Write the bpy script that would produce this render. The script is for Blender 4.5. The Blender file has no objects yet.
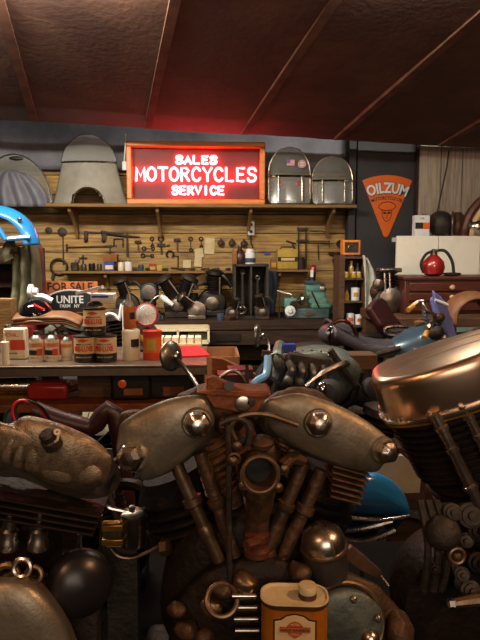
import bpy, bmesh, math, random
from mathutils import Vector, Matrix, noise
random.seed(7)
V = Vector
PI = math.pi
COL = bpy.context.scene.collection
sc = bpy.context.scene
# ------------------------------------------------------------------ camera
F = 600.0
YAW = math.radians(3.0); PIT = math.radians(6.2)
CAM = V((0, 0, 1.4))
fh = V((math.sin(YAW), math.cos(YAW), 0))
RT = V((math.cos(YAW), -math.sin(YAW), 0))
FW = fh*math.cos(PIT) - V((0, 0, 1))*math.sin(PIT)
UP = fh*math.sin(PIT) + V((0, 0, 1))*math.cos(PIT)
def ray(px, py): return FW + RT*((px-240)/F) + UP*((320-py)/F)
def at(px, py, Y):
    r = ray(px, py); return CAM + r*(Y/r.y)
def atz(px, py, z):
    r = ray(px, py); return CAM + r*((z-CAM.z)/r.z)
def xz(px, z, Y):
    "x on plane y=Y, height z, seen in column px"
    # solve for py numerically
    lo, hi = -400.0, 1200.0
    for _ in range(40):
        m = (lo+hi)/2
        if at(px, m, Y).z > z: lo = m
        else: hi = m
    return at(px, lo, Y).x
cd = bpy.data.cameras.new('camera'); co = bpy.data.objects.new('camera', cd); COL.objects.link(co)
cd.sensor_fit = 'VERTICAL'; cd.sensor_height = 24; cd.lens = F*24/640; cd.clip_start = .02
co.matrix_world = Matrix(((RT.x, UP.x, -FW.x, CAM.x), (RT.y, UP.y, -FW.y, CAM.y), (RT.z, UP.z, -FW.z, CAM.z), (0, 0, 0, 1)))
sc.camera = co
# ------------------------------------------------------------------ materials
def lin(h):
    h = h.lstrip('#'); c = [int(h[i:i+2], 16)/255 for i in (0, 2, 4)]
    return tuple(x/12.92 if x <= .04045 else ((x+.055)/1.055)**2.4 for x in c)+(1,)
MC = {}
def mat(name, c1, c2=None, rough=.5, metal=0, scale=10, bump=0, lo=.35, hi=.65, stretch=(1, 1, 1), r2=None, coat=0, bscale=None):
    if name in MC: return MC[name]
    m = bpy.data.materials.new(name); m.use_nodes = True; nt = m.node_tree; N = nt.nodes; L = nt.links
    b = N['Principled BSDF']; b.inputs['Roughness'].default_value = rough; b.inputs['Metallic'].default_value = metal
    b.inputs['Base Color'].default_value = lin(c1)
    if coat: b.inputs['Coat Weight'].default_value = coat; b.inputs['Coat Roughness'].default_value = .08
    if c2 or bump or r2:
        tc = N.new('ShaderNodeTexCoord'); mp = N.new('ShaderNodeMapping'); mp.inputs['Scale'].default_value = stretch
        L.new(tc.outputs['Object'], mp.inputs[0])
        no = N.new('ShaderNodeTexNoise'); no.inputs['Scale'].default_value = scale; no.inputs['Detail'].default_value = 7; no.inputs['Roughness'].default_value = .65
        L.new(mp.outputs[0], no.inputs['Vector'])
        rp = N.new('ShaderNodeValToRGB'); e = rp.color_ramp.elements
        e[0].position = lo; e[1].position = hi; e[0].color = lin(c1); e[1].color = lin(c2 or c1)
        L.new(no.outputs[0], rp.inputs[0])
        if c2: L.new(rp.outputs[0], b.inputs['Base Color'])
        if r2:
            mr = N.new('ShaderNodeMapRange'); mr.inputs[1].default_value = lo; mr.inputs[2].default_value = hi
            mr.inputs[3].default_value = rough; mr.inputs[4].default_value = r2
            L.new(no.outputs[0], mr.inputs[0]); L.new(mr.outputs[0], b.inputs['Roughness'])
        if bump:
            n2 = N.new('ShaderNodeTexNoise'); n2.inputs['Scale'].default_value = bscale or scale*4; n2.inputs['Detail'].default_value = 4
            L.new(mp.outputs[0], n2.inputs['Vector'])
            bp = N.new('ShaderNodeBump'); bp.inputs['Strength'].default_value = bump; bp.inputs['Distance'].default_value = .01
            L.new(n2.outputs[0], bp.inputs['Height']); L.new(bp.outputs[0], b.inputs['Normal'])
    MC[name] = m; return m
def emit(name, c, s):
    m = bpy.data.materials.new(name); m.use_nodes = True; b = m.node_tree.nodes['Principled BSDF']
    b.inputs['Base Color'].default_value = (c[0]*.3, c[1]*.3, c[2]*.3, 1); b.inputs['Emission Color'].default_value = (*c, 1); b.inputs['Emission Strength'].default_value = s
    MC[name] = m; return m
def clear(name, c, a, rough=.15):
    m = bpy.data.materials.new(name); m.use_nodes = True; nt = m.node_tree; N = nt.nodes
    b = N['Principled BSDF']; b.inputs['Base Color'].default_value = lin(c); b.inputs['Roughness'].default_value = rough
    tr = N.new('ShaderNodeBsdfTransparent'); mx = N.new('ShaderNodeMixShader'); mx.inputs[0].default_value = a
    nt.links.new(tr.outputs[0], mx.inputs[1]); nt.links.new(b.outputs[0], mx.inputs[2]); nt.links.new(mx.outputs[0], N['Material Output'].inputs[0])
    MC[name] = m; return m
def planks(name, c1, c2, c3, h, axis='Z', rough=.8, length=2.2):
    "board to board colour changes, grain along the board, stains"
    m = bpy.data.materials.new(name); m.use_nodes = True; nt = m.node_tree; N = nt.nodes; L = nt.links; b = N['Principled BSDF']
    tc = N.new('ShaderNodeTexCoord'); sp = N.new('ShaderNodeSeparateXYZ'); L.new(tc.outputs['Object'], sp.inputs[0])
    dv = N.new('ShaderNodeMath'); dv.operation = 'DIVIDE'; dv.inputs[1].default_value = h; L.new(sp.outputs[axis], dv.inputs[0])
    fl = N.new('ShaderNodeMath'); fl.operation = 'FLOOR'; L.new(dv.outputs[0], fl.inputs[0])
    wn = N.new('ShaderNodeTexWhiteNoise'); wn.noise_dimensions = '1D'; L.new(fl.outputs[0], wn.inputs['W'])
    mp = N.new('ShaderNodeMapping'); mp.inputs['Scale'].default_value = (1.5, 1.5, 28) if axis == 'Z' else (28, 1.5, 1.5); L.new(tc.outputs['Object'], mp.inputs[0])
    no = N.new('ShaderNodeTexNoise'); no.inputs['Scale'].default_value = 2.2; no.inputs['Detail'].default_value = 8; no.inputs['Roughness'].default_value = .7; L.new(mp.outputs[0], no.inputs[0])
    n2 = N.new('ShaderNodeTexNoise'); n2.inputs['Scale'].default_value = 2.6; n2.inputs['Detail'].default_value = 5; L.new(tc.outputs['Object'], n2.inputs[0])
    a = N.new('ShaderNodeMix'); a.data_type = 'RGBA'; a.inputs[6].default_value = lin(c1); a.inputs[7].default_value = lin(c2); L.new(wn.outputs[0], a.inputs[0])
    r1 = N.new('ShaderNodeMapRange'); r1.inputs[1].default_value = .42; r1.inputs[2].default_value = .68; L.new(no.outputs[0], r1.inputs[0])
    c = N.new('ShaderNodeMix'); c.data_type = 'RGBA'; L.new(r1.outputs[0], c.inputs[0]); L.new(a.outputs[2], c.inputs[6]); c.inputs[7].default_value = lin(c3)
    r2 = N.new('ShaderNodeMapRange'); r2.inputs[1].default_value = .52; r2.inputs[2].default_value = .7; r2.inputs[4].default_value = .75; L.new(n2.outputs[0], r2.inputs[0])
    d = N.new('ShaderNodeMix'); d.data_type = 'RGBA'; L.new(r2.outputs[0], d.inputs[0]); L.new(c.outputs[2], d.inputs[6]); d.inputs[7].default_value = lin(c3)
    L.new(d.outputs[2], b.inputs['Base Color']); b.inputs['Roughness'].default_value = rough
    bp = N.new('ShaderNodeBump'); bp.inputs['Strength'].default_value = .35; bp.inputs['Distance'].default_value = .004; L.new(no.outputs[0], bp.inputs['Height']); L.new(bp.outputs[0], b.inputs['Normal'])
    MC[name] = m; return m
M = {}
M['wallwood'] = planks('wall_boards', '#837352', '#c29a55', '#56432c', .142)
M['greywood'] = planks('grey_boards', '#9c9183', '#b3a897', '#74695d', .155, 'X')
M['ceil'] = mat('ceiling_panel', '#452b22', '#664736', .85, scale=2.2, lo=.45, hi=.75, bump=.25, bscale=30)
M['batten'] = mat('batten_wood', '#4a2e24', '#6a4533', .85, scale=8, stretch=(1, 1, 1))
M['floor'] = mat('concrete', '#1f1b18', '#2a2521', .85, scale=4, bump=.2)
M['darkwood'] = mat('dark_wood', '#2b211b', '#40322a', .75, scale=6, bump=.3, stretch=(1, 8, 8))
M['shelfwood'] = mat('shelf_wood', '#8a6a3c', '#6b4f2c', .75, scale=6, bump=.2, stretch=(1, 8, 8))
M['oldwood'] = mat('old_brown_wood', '#5a3d25', '#3d2818', .75, scale=6, bump=.3, stretch=(1, 6, 6))
M['crate'] = mat('crate_wood', '#39332e', '#241f1c', .8, scale=8, bump=.3)
M['tarp'] = mat('blue_grey_tarp', '#4b4d57', '#6c6e7a', .6, scale=3, bump=.3)
M['blackwall'] = mat('black_panel', '#26262a', '#323236', .75, scale=3, bump=.1)
M['whiteboard'] = mat('white_board', '#e6e4d8', '#ccc8b6', .7, scale=4, bump=.1, lo=.5, hi=.8)
M['black'] = mat('black_metal', '#141312', '#201d1b', .45, .3, scale=14, bump=.1)
M['rubber'] = mat('black_rubber', '#151414', rough=.7)
M['gloss'] = mat('black_gloss', '#0c0c0e', rough=.08, coat=1)
M['iron'] = mat('old_iron', '#2c2825', '#443b33', .6, .6, scale=20, bump=.3)
M['steel'] = mat('worn_steel', '#8a8580', '#6b635b', .35, .9, scale=16, bump=.05)
M['chrome'] = mat('chrome', '#d8d4cf', rough=.08, metal=1)
M['chrome2'] = mat('worn_chrome', '#d8d2ca', '#9d9184', .2, 1, scale=12, r2=.35)
M['alloy'] = mat('rocker_alloy', '#989182', '#6c6150', .42, .75, scale=12, r2=.55, bump=.08, bscale=180)
M['casting'] = mat('rough_casting', '#a3927a', '#6d5e4a', .42, .75, scale=60, bump=.22, bscale=420)
M['rust'] = mat('rusty_plate', '#85471f', '#5c3116', .6, .35, scale=14, bump=.35)
M['rustfin'] = mat('rusty_fins', '#795636', '#46301e', .6, .5, scale=22, bump=.4)
M['brownmetal'] = mat('dusty_brown_metal', '#5f4630', '#3c2b1d', .55, .55, scale=18, bump=.35)
M['fin'] = mat('black_fins', '#171210', '#241b16', .5, .5, scale=20, bump=.3)
M['dullpipe'] = mat('dull_tube', '#7b6650', '#59452f', .4, .8, scale=14, bump=.1)
M['copper'] = mat('polished_cover', '#e4cdb6', '#cfab8e', .26, 1, scale=4, r2=.32)
M['greyengine'] = mat('grey_engine_paint', '#6f776f', '#4a504b', .5, .5, scale=14, bump=.3)
M['blue'] = mat('blue_paint', '#2478bc', '#1f6aa6', .25, coat=.8, scale=5)
M['tankblue'] = mat('tank_blue', '#2f5a86', '#25476a', .2, .4, coat=1, scale=5)
M['slate'] = mat('slate_blue_paint', '#3f5666', '#34485a', .3, .2, coat=.6, scale=6)
M['cream'] = mat('cream_paint', '#d8d2b0', '#c4bc96', .4, scale=8)
M['label'] = mat('can_cream', '#cdb185', '#b99a6c', .5, scale=18)
M['labelw'] = mat('can_white', '#d5cbb4', '#c4b595', .5, scale=18)
M['lblack'] = mat('label_black', '#191516', rough=.5)
M['lred'] = mat('label_red', '#c33a22', '#b03019', .5, scale=12)
M['orange'] = mat('orange_enamel', '#d3641c', '#c85a18', .35, coat=.3, scale=6)
M['signorange'] = mat('old_orange_sign', '#bf6a2a', '#8a451f', .6, scale=9, bump=.1)
M['framewood'] = mat('orange_frame_wood', '#da8236', '#c06c28', .4, scale=7, stretch=(1, 6, 6))
M['neonback'] = mat('neon_backing', '#6a0a16', '#560812', .55, scale=5)  # dark backing, with the tubes' red glow put into its base colour
M['navy'] = mat('navy_panel', '#1c2236', '#242a3e', .4, scale=6)
M['reddish'] = mat('reddish_fitting', '#6b3a26', '#4a2819', .5, .4, scale=18, bump=.2)
M['satin'] = mat('satin_black', '#1c1a1c', '#242226', .32, .3, scale=6)
M['benchshade'] = mat('bench_wood_shaded', '#0b0908', '#120f0d', .8, scale=6)  # near-black wood: shade of the lower foreground put into the bench colour
M['white'] = mat('white_plain', '#d9dde0', '#c4c8cc', .6, scale=8)
M['paper'] = mat('paper', '#c9bc98', '#ad9c74', .9, scale=14)
M['card'] = mat('cardboard', '#8d5a2c', '#6d4421', .85, scale=7, bump=.1)
M['gold'] = mat('brass', '#a9802f', '#8a6625', .35, .8, scale=16)
M['oilcan'] = mat('oil_can_orange', '#bd741c', '#965216', .38, .3, scale=10, bump=.06)
M['redwood'] = mat('red_chest', '#52261b', '#3f1a13', .45, scale=6, bump=.1, stretch=(1, 6, 6))
M['red'] = mat('red_paint', '#9c2420', '#7c1b18', .3, coat=.5, scale=8)
M['brightred'] = mat('bright_red', '#d0202a', rough=.4)
M['teal'] = mat('teal_machine', '#66968c', '#4b756e', .45, .1, scale=12, bump=.1)
M['tealdark'] = mat('teal_grey_bed', '#4b6668', '#3a5254', .45, .2, scale=12)
M['leather'] = mat('black_leather', '#34333a', '#424048', .3, scale=30, bump=.3)
M['maroon'] = mat('maroon_vinyl', '#3b1d20', '#2c1618', .4, scale=20, bump=.1)
M['tan'] = mat('tan_leather', '#7d5432', '#5e3c22', .55, scale=14, bump=.25)
M['coat'] = mat('olive_cloth', '#66644c', '#4a4936', .9, scale=9, bump=.3)
M['coatred'] = mat('maroon_cloth', '#5b2a2a', '#472021', .9, scale=9, bump=.3)
M['cloth'] = mat('pale_cloth', '#c8cabf', '#a0a298', .9, scale=9, bump=.3)
M['denim'] = mat('denim', '#3f4c61', '#2f3a4b', .9, scale=30, bump=.2)
M['yellow'] = mat('yellow_box', '#b69a3c', '#94792b', .6, scale=9)
M['bluetin'] = mat('blue_tin', '#1f3f9c', '#1a3380', .4, scale=9)
M['bottle'] = mat('amber_glass', '#8b6a26', '#a98a3c', .2, scale=9)
M['purple'] = mat('lavender_blue_fork', '#7d86c9', '#626bb0', .3, .2, coat=.5, scale=6)
M['ltblue'] = mat('light_blue_tube', '#7fb4e6', '#6aa0d6', .3, scale=6)
M['grip'] = mat('yellowed_grip', '#c99c4c', '#b18438', .5, scale=9)
M['greyplastic'] = mat('grey_canvas_plastic', '#8d8b80', '#79776d', .6, scale=9, bump=.1)
M['sheetmetal'] = mat('scratched_sheet_metal', '#8c7f70', '#5f5347', .35, .85, scale=7, r2=.55, bump=.05)
M['skin'] = mat('faded_sheet', '#8d8874', '#77725f', .9, scale=10, bump=.2)
M['aqua'] = mat('pale_aqua_panel', '#7f9a8c', '#6d877a', .6, scale=7)
M['clear'] = clear('clear_acrylic', '#b8bcb8', .22, .1)
M['haze'] = clear('hazy_acrylic', '#7d7f78', .4, .15)
M['glassjar'] = clear('glass', '#b9bdb9', .35, .05)
M['neon'] = emit('neon_tube', (1, .075, .085), 17)
for k_ in ('benchshade', 'fin', 'floor', 'darkwood'): M[k_].node_tree.nodes['Principled BSDF'].inputs['Specular IOR Level'].default_value = .12
M['fin'].node_tree.nodes['Principled BSDF'].inputs['Metallic'].default_value = .1
M['benchshade'].node_tree.nodes['Principled BSDF'].inputs['Roughness'].default_value = 1
# ------------------------------------------------------------------ mesh builder
def frame_for(d):
    d = d.normalized(); a = V((0, 0, 1)) if abs(d.z) < .9 else V((1, 0, 0))
    u = d.cross(a).normalized(); return u, d.cross(u).normalized()
def smooth(pts, n=6, closed=False):
    P = [V(p) for p in pts]; out = []; m = len(P)
    rng = range(m) if closed else range(m-1)
    for i in rng:
        p0 = P[(i-1) % m] if closed or i > 0 else P[0]; p1 = P[i]; p2 = P[(i+1) % m]; p3 = P[(i+2) % m] if closed or i+2 < m else P[-1]
        for k in range(n):
            t = k/n
            out.append(.5*((2*p1)+(p2-p0)*t+(2*p0-5*p1+4*p2-p3)*t*t+(3*p1-p0-3*p2+p3)*t**3))
    if not closed: out.append(P[-1])
    return out
def chain(o):
    m = o.matrix_basis.copy()
    while o.parent: o = o.parent; m = o.matrix_basis @ m
    return m
class MB:
    def __init__(s): s.v = []; s.f = []
    def add(s, vs, fs):
        k = len(s.v); s.v += [V(p) for p in vs]; s.f += [[i+k for i in q] for q in fs]; return s
    def box(s, c, d, R=None):
        c = V(c); x, y, z = [q/2 for q in d]
        vs = [V((a*x, b*y, e*z)) for a in (-1, 1) for b in (-1, 1) for e in (-1, 1)]
        if R: vs = [R @ p for p in vs]
        return s.add([p+c for p in vs], [(0, 1, 3, 2), (4, 6, 7, 5), (0, 4, 5, 1), (2, 3, 7, 6), (0, 2, 6, 4), (1, 5, 7, 3)])
    def bar(s, a, b, w, h):
        "box from a to b, w sideways, h the other way"
        a = V(a); b = V(b); u, w2 = frame_for(b-a); vs = []
        for p in (a, b):
            for i, j in ((-1, -1), (1, -1), (1, 1), (-1, 1)): vs.append(p+u*(i*w/2)+w2*(j*h/2))
        return s.add(vs, [(0, 1, 2, 3), (4, 7, 6, 5), (0, 4, 5, 1), (1, 5, 6, 2), (2, 6, 7, 3), (3, 7, 4, 0)])
    def rings(s, rs, c0=True, c1=True, closed=False):
        n = len(rs[0]); vs = [p for r in rs for p in r]; fs = []
        R = len(rs)
        for i in range(R if closed else R-1):
            a = i*n; b = ((i+1) % R)*n
            for j in range(n): fs.append((a+j, a+(j+1) % n, b+(j+1) % n, b+j))
        if not closed and c0: fs.append(tuple(range(n))[::-1])
        if not closed and c1: fs.append(tuple(range((R-1)*n, R*n)))
        return s.add(vs, fs)
    def lathe(s, prof, o=(0, 0, 0), d=(0, 0, 1), n=24, sx=1):
        o = V(o); d = V(d).normalized(); u, w = frame_for(d)
        return s.rings([[o+d*h+u*(r*sx*math.cos(2*PI*i/n))+w*(r*math.sin(2*PI*i/n)) for i in range(n)] for r, h in prof])
    def cyl(s, a, b, r0, r1=None, n=16):
        a = V(a); b = V(b); r1 = r0 if r1 is None else r1
        return s.lathe([(r0, 0), (r1, (b-a).length)], a, b-a, n)
    def tube(s, pts, r, n=8, closed=False):
        P = [V(p) for p in pts]; m = len(P); u, w = frame_for(P[1]-P[0]); rs = []
        for i, p in enumerate(P):
            if closed: t = P[(i+1) % m]-P[i-1]
            else: t = P[min(i+1, m-1)]-P[max(i-1, 0)]
            if t.length < 1e-9: t = V((0, 0, 1))
            t.normalize(); u = (u-t*u.dot(t)); u = u.normalized() if u.length > 1e-6 else frame_for(t)[0]; w = t.cross(u)
            q = r[i] if isinstance(r, (list, tuple)) else r
            rs.append([p+u*(q*math.cos(2*PI*k/n))+w*(q*math.sin(2*PI*k/n)) for k in range(n)])
        return s.rings(rs, closed=closed)
    def tor(s, c, d, R, r, n=28, k=8, a0=0, a1=2*PI):
        c = V(c); u, w = frame_for(V(d)); full = abs(a1-a0-2*PI) < 1e-6
        pts = [c+u*(R*math.cos(a0+(a1-a0)*i/n))+w*(R*math.sin(a0+(a1-a0)*i/n)) for i in range(n if full else n+1)]
        return s.tube(pts, r, k, full)
    def sph(s, c, r, n=16, m=10, R=None):
        if not isinstance(r, (tuple, list)): r = (r, r, r)
        c = V(c); rs = []
        for i in range(m+1):
            a = PI*(i+.02*(i == 0)-.02*(i == m))/m
            ring = []
            for j in range(n):
                p = V((r[0]*math.sin(a)*math.cos(2*PI*j/n), r[1]*math.sin(a)*math.sin(2*PI*j/n), r[2]*math.cos(a)))
                ring.append(c+(R @ p if R else p))
            rs.append(ring)
        return s.rings(rs)
    def ext(s, pts, d):
        P = [V(p) for p in pts]; d = V(d); n = len(P)
        return s.add(P+[p+d for p in P], [tuple(range(n)), tuple(range(2*n-1, n-1, -1))]+[(i, i+n, (i+1) % n+n, (i+1) % n) for i in range(n)])
    def grid(s, fun, nu, nv, skip=None):
        vs = [V(fun(i/nu, j/nv)) for j in range(nv+1) for i in range(nu+1)]
        fs = [(j*(nu+1)+i, j*(nu+1)+i+1, (j+1)*(nu+1)+i+1, (j+1)*(nu+1)+i) for j in range(nv) for i in range(nu) if not (skip and skip((i+.5)/nu, (j+.5)/nv))]
        return s.add(vs, fs)
    def pillow(s, pts, d, depth, bulge, sm=5, edge=.5, rs=(.985, .95, .88, .78, .64, .48, .3, .12)):
        "rounded cover from an outline: d looks outwards, depth goes back"
        O = smooth(pts, sm, True) if sm else [V(p) for p in pts]; d = V(d).normalized(); c = sum(O, V())/len(O)
        rr = [[p-d*depth for p in O], [p+V((0, 0, 0)) for p in O]]
        for q in rs: rr.append([c+(p-c)*q+d*bulge*(1-q**2.2)**edge for p in O])
        return s.rings(rr)
    def warp(s, amp, fr, seed=0):
        for i, p in enumerate(s.v):
            q = p*fr+V((seed, seed, seed)); s.v[i] = p+V((noise.noise(q), noise.noise(q+V((9, 3, 1))), noise.noise(q+V((2, 7, 5)))))*amp
        return s
    def xf(s, m): s.v = [m @ p for p in s.v]; return s
    def build(s, name, m, parent=None, sm=True, bevel=0, local=False, ang=40, seg=2, solid=0, sub=0):
        me = bpy.data.meshes.new(name); vs = s.v
        if parent is None and not local:
            xs = [p.x for p in vs]; ys = [p.y for p in vs]; zs = [p.z for p in vs]
            loc = V(((min(xs)+max(xs))/2, (min(ys)+max(ys))/2, min(zs))); vs = [p-loc for p in vs]
        else:
            loc = V((0, 0, 0))
            if parent is not None and not local:
                iv = chain(parent).inverted(); vs = [iv @ p for p in vs]
        me.from_pydata([tuple(p) for p in vs], [], s.f); me.validate()
        bm = bmesh.new(); bm.from_mesh(me); bmesh.ops.recalc_face_normals(bm, faces=bm.faces); bm.to_mesh(me); bm.free()
        if sm:
            me.polygons.foreach_set('use_smooth', [True]*len(me.polygons)); me.set_sharp_from_angle(angle=math.radians(ang))
        me.materials.append(M[m] if isinstance(m, str) else m)
        o = bpy.data.objects.new(name, me); COL.objects.link(o); o.location = loc
        if parent is not None: o.parent = parent
        if solid: k = o.modifiers.new('s', 'SOLIDIFY'); k.thickness = solid; k.offset = 0
        if bevel: k = o.modifiers.new('b', 'BEVEL'); k.width = bevel; k.segments = seg; k.limit_method = 'ANGLE'; k.angle_limit = math.radians(35)
        if sub: k = o.modifiers.new('u', 'SUBSURF'); k.levels = sub; k.render_levels = sub
        return o
def tag(o, label, cat, group=None, kind=None):
    o['label'] = label; o['category'] = cat
    if group: o['group'] = group
    if kind: o['kind'] = kind
    return o
def lab(o, s): o['label'] = s; return o
def T(name, label, cat, loc, rz=0, group=None):
    o = bpy.data.objects.new(name, None); COL.objects.link(o); o.location = loc; o.rotation_euler = (0, 0, rz); o.empty_display_size = .05
    return tag(o, label, cat, group)
def struct(o): o['kind'] = 'structure'; return o
def kids(o): return [c for c in bpy.data.objects if c.parent == o]
def copy_tree(o, parent=None):
    c = o.copy(); COL.objects.link(c); c.parent = parent
    for k in kids(o): copy_tree(k, c)
    return c
def txt(name, s, m, parent, c, w, h, X=(1, 0, 0), Y=(0, 0, 1), th=.0006, wrap=None, arch=0, bold=0):
    "lettering as a thin mesh centred at c; wrap = radius of the can it bends round (axis Y)"
    cu = bpy.data.curves.new(name, 'FONT'); cu.body = s; cu.align_x = 'CENTER'; cu.align_y = 'CENTER'; cu.extrude = .02; cu.offset = bold; cu.resolution_u = 3
    t = bpy.data.objects.new(name, cu); COL.objects.link(t); dg = bpy.context.evaluated_depsgraph_get()
    me = bpy.data.meshes.new_from_object(t.evaluated_get(dg)); bpy.data.objects.remove(t)
    xs = [v.co.x for v in me.vertices]; ys = [v.co.y for v in me.vertices]
    cx = (max(xs)+min(xs))/2; cy = (max(ys)+min(ys))/2; W = max(xs)-min(xs); H = max(ys)-min(ys)
    X = V(X).normalized(); Y = V(Y).normalized(); Z = X.cross(Y); iv = chain(parent).inverted()
    for v in me.vertices:
        x = (v.co.x-cx)/W*w; y = (v.co.y-cy)/H*h; z = th if v.co.z > 0 else -th
        if arch: a = x/arch; x, y = (arch+y)*math.sin(a), (arch+y)*math.cos(a)-arch
        if wrap: a = x/wrap; p = V(c)+X*((wrap+z)*math.sin(a))+Y*y+Z*((wrap+z)*math.cos(a)-wrap)
        else: p = V(c)+X*x+Y*y+Z*z
        v.co = iv @ p
    me.materials.clear(); me.materials.append(M[m]); me.name = name
    o = bpy.data.objects.new(name, me); COL.objects.link(o); o.parent = parent; return o
def px(l, Y): return [at(x, y, Y) for x, y in l]
def rotm(ax, deg): return Matrix.Rotation(math.radians(deg), 4, ax)
def finprof(r, ro, L, n, gap=.5):
    p = [(r, 0)]; st = L/n
    for i in range(n):
        z = i*st+st*.15; p += [(r, z), (ro, z+st*.08), (ro, z+st*(1-gap)*.8), (r, z+st*(1-gap))]
    return p+[(r, L)]
# ================================================================== the setting
WY = 4.6
Zs = at(190, 204, 4.28).z          # top of the upper shelf
Zt = at(170, 271, 4.42).z          # tool shelf
Zb = at(240, 321, 3.95).z          # workbench top
struct(MB().box((0, 1.4, -.05), (6.4, 7.4, .1)).build('floor', 'floor'))
# back wall of separate boards
mb = MB(); h = .142; k = 0
while k*h < 3.2:
    mb.box((-.1, WY+.02+random.uniform(-.004, .004), k*h+h/2), (5.6, .03, h-.006)); k += 1
wb = mb.build('wall_back', 'wallwood'); struct(wb)
struct(MB().box((-.1, WY+.09, 1.55), (5.8, .08, 3.2)).build('wall_back_sheathing', 'darkwood'))
wb2 = bpy.data.objects['wall_back_sheathing']; wb2.name = 'wall_rear'
struct(MB().box((-2.85, 1.4, 1.6), (.1, 6.6, 3.3)).build('wall_left', 'darkwood'))
struct(MB().box((2.75, 1.4, 1.6), (.1, 6.6, 3.3)).build('wall_right', 'darkwood'))
struct(MB().box((0, -1.95, 1.6), (5.6, .1, 3.3)).build('wall_front', 'darkwood'))
# sloping roof lining: panel and battens
g = ray(100, 345).normalized(); g0 = -g
A = at(0, 118, 3.9); B = at(480, 147, 4.1); ab = B-A
A2 = A-ab*.55; B2 = B+ab*.35
n = ab.cross(g0).normalized(); n = n if n.z > 0 else -n
ce = MB(); L = 6.6
def cg(u, v): return A2+(B2-A2)*u+g0*(L*v)+n*(.012*noise.noise(V((u*9, v*6, 0))))+g0*(.035*noise.noise(V((u*40, 3, 0))) if v == 0 else 0)
ce.grid(cg, 60, 24)
struct(ce.build('ceiling', 'ceil', solid=.02))
tr = 1
for p in (-70, 35, 147, 243, 335, 438, 540):
    t = (p-0)/480
    e = A+ab*((at(p, 121+31*t, 3.9+.2*t)-A).dot(ab)/ab.dot(ab))-n*.02+g0*.03
    o = MB().bar(e+n*.008, e+n*.008+g0*6.3, .045, .022).build('trim_%d' % tr, 'batten'); struct(o); tr += 1
struct(MB().bar(A2+n*.03+g*.02, B2+n*.03+g*.02, .04, .05).warp(.01, 6).build('trim_%d' % tr, 'ceil'))
struct(MB().box((0, 4.35, 2.78), (5.6, .9, .04)).build('ceiling_back', 'darkwood'))
# tarp along the top of the back wall
tp = MB().grid(lambda u, v: (-2.1+u*3.12, WY-.05+.035*noise.noise(V((u*9, v*2.2, 0)))-.02*v, 2.02+.75*v+.03*noise.noise(V((u*7, 1, 5)))*(v == 0)), 90, 20)
tag(tp.build('tarp', 'tarp', solid=.004), 'crumpled blue-grey tarp hung along the top of the back wall', 'tarp')
# black panel with its post, right of the board wall
bl = MB().box((at(392, 220, 4.45).x, 4.45, 1.3), (at(428, 220, 4.45).x-at(356, 220, 4.45).x, .04, 2.5))
struct(bl.build('wall_panel_black', 'blackwall')).name = 'wall_black'
struct(MB().box((at(352, 220, 4.4).x, 4.46, 1.3), (.05, .1, 2.5)).build('trim_20', 'blackwall'))
gw = MB()
x0 = at(418, 200, 4.3).x; x = x0
while x < 2.72:
    gw.box((x+.0775, 4.3+random.uniform(-.006, .006), 1.3), (.148, .02, 2.6)); x += .155
struct(gw.build('wall_grey', 'greywood'))
struct(MB().box(((x0+2.75)/2, 4.36, 1.3), (2.75-x0, .04, 2.6)).build('trim_21', 'darkwood'))
# ================================================================== upper shelf
def shelf_board(name, label, pa, pb, z, Y0, depth, th, m, brs, bh, bw=.022):
    xa = xz(pa, z, Y0); xb = xz(pb, z, Y0)
    t = T(name, label, 'shelf', ((xa+xb)/2, Y0+depth/2, z))
    MB().box(((xa+xb)/2, Y0+depth/2, z-th/2), (xb-xa, depth, th)).build('shelf_board', m, t, bevel=.003)
    for b in brs:
        bx = xz(b, z, Y0)+.01
        q = MB(); y0 = Y0+depth*.12; y1 = Y0+depth-.005; zt = z-th
        pr = [(y1, zt), (y0, zt), (y0+.01, zt-.03), (y1-(y1-y0)*.55, zt-bh*.4), (y1-.035, zt-bh*.8), (y1-.02, zt-bh), (y1, zt-bh)]
        q.ext([V((bx-bw/2, a, c)) for a, c in pr], (bw, 0, 0)).build('bracket', m, t, bevel=.002)
    return t
shelf_board('wall_shelf', 'long wooden shelf under the windshields and neon sign', 45, 357, Zs, 4.28, .3, .022, 'shelfwood', (66, 155, 250, 334), .2)
shelf_board('tool_shelf', 'narrow wooden tool shelf above the workbench, left of the dark crate', 60, 240, Zt, 4.42, .165, .018, 'shelfwood', (103, 167, 215), .12)
shelf_board('tool_shelf', 'short wooden shelf carrying the yellow box, right of the dark crate', 262, 312, Zt+.01, 4.42, .165, .018, 'shelfwood', (279,), .12)
# ------------------------------------------------------------------ neon sign
SY = 4.3
a = at(127, 203, SY); b = at(265, 148, SY)
sx0, sx1 = a.x, at(265, 203, SY).x; sz0 = Zs; sz1 = at(196, 141.5, SY).z
sw = sx1-sx0; sh = sz1-sz0
ns = T('neon_sign', 'orange framed neon sign reading SALES MOTORCYCLES SERVICE on the wall shelf', 'sign', ((sx0+sx1)/2, SY+.06, sz0))
fw = .036
for c, d in ((((sx0+sx1)/2, SY+.045, sz0+fw/2), (sw, .1, fw)), (((sx0+sx1)/2, SY+.045, sz1-fw/2), (sw, .1, fw)), ((sx0+fw/2, SY+.045, (sz0+sz1)/2), (fw, .1, sh-2*fw)), ((sx1-fw/2, SY+.045, (sz0+sz1)/2), (fw, .1, sh-2*fw))):
    MB().box(c, d).build('frame', 'framewood', ns, bevel=.006)
MB().box(((sx0+sx1)/2, SY+.07, (sz0+sz1)/2), (sw-2*fw, .01, sh-2*fw)).build('back_panel', 'neonback', ns)
S1 = [(.65, .82), (.5, 1), (.15, .97), (.05, .75), (.2, .55), (.5, .47), (.65, .25), (.5, .03), (.15, 0), (.02, .2)]
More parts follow.
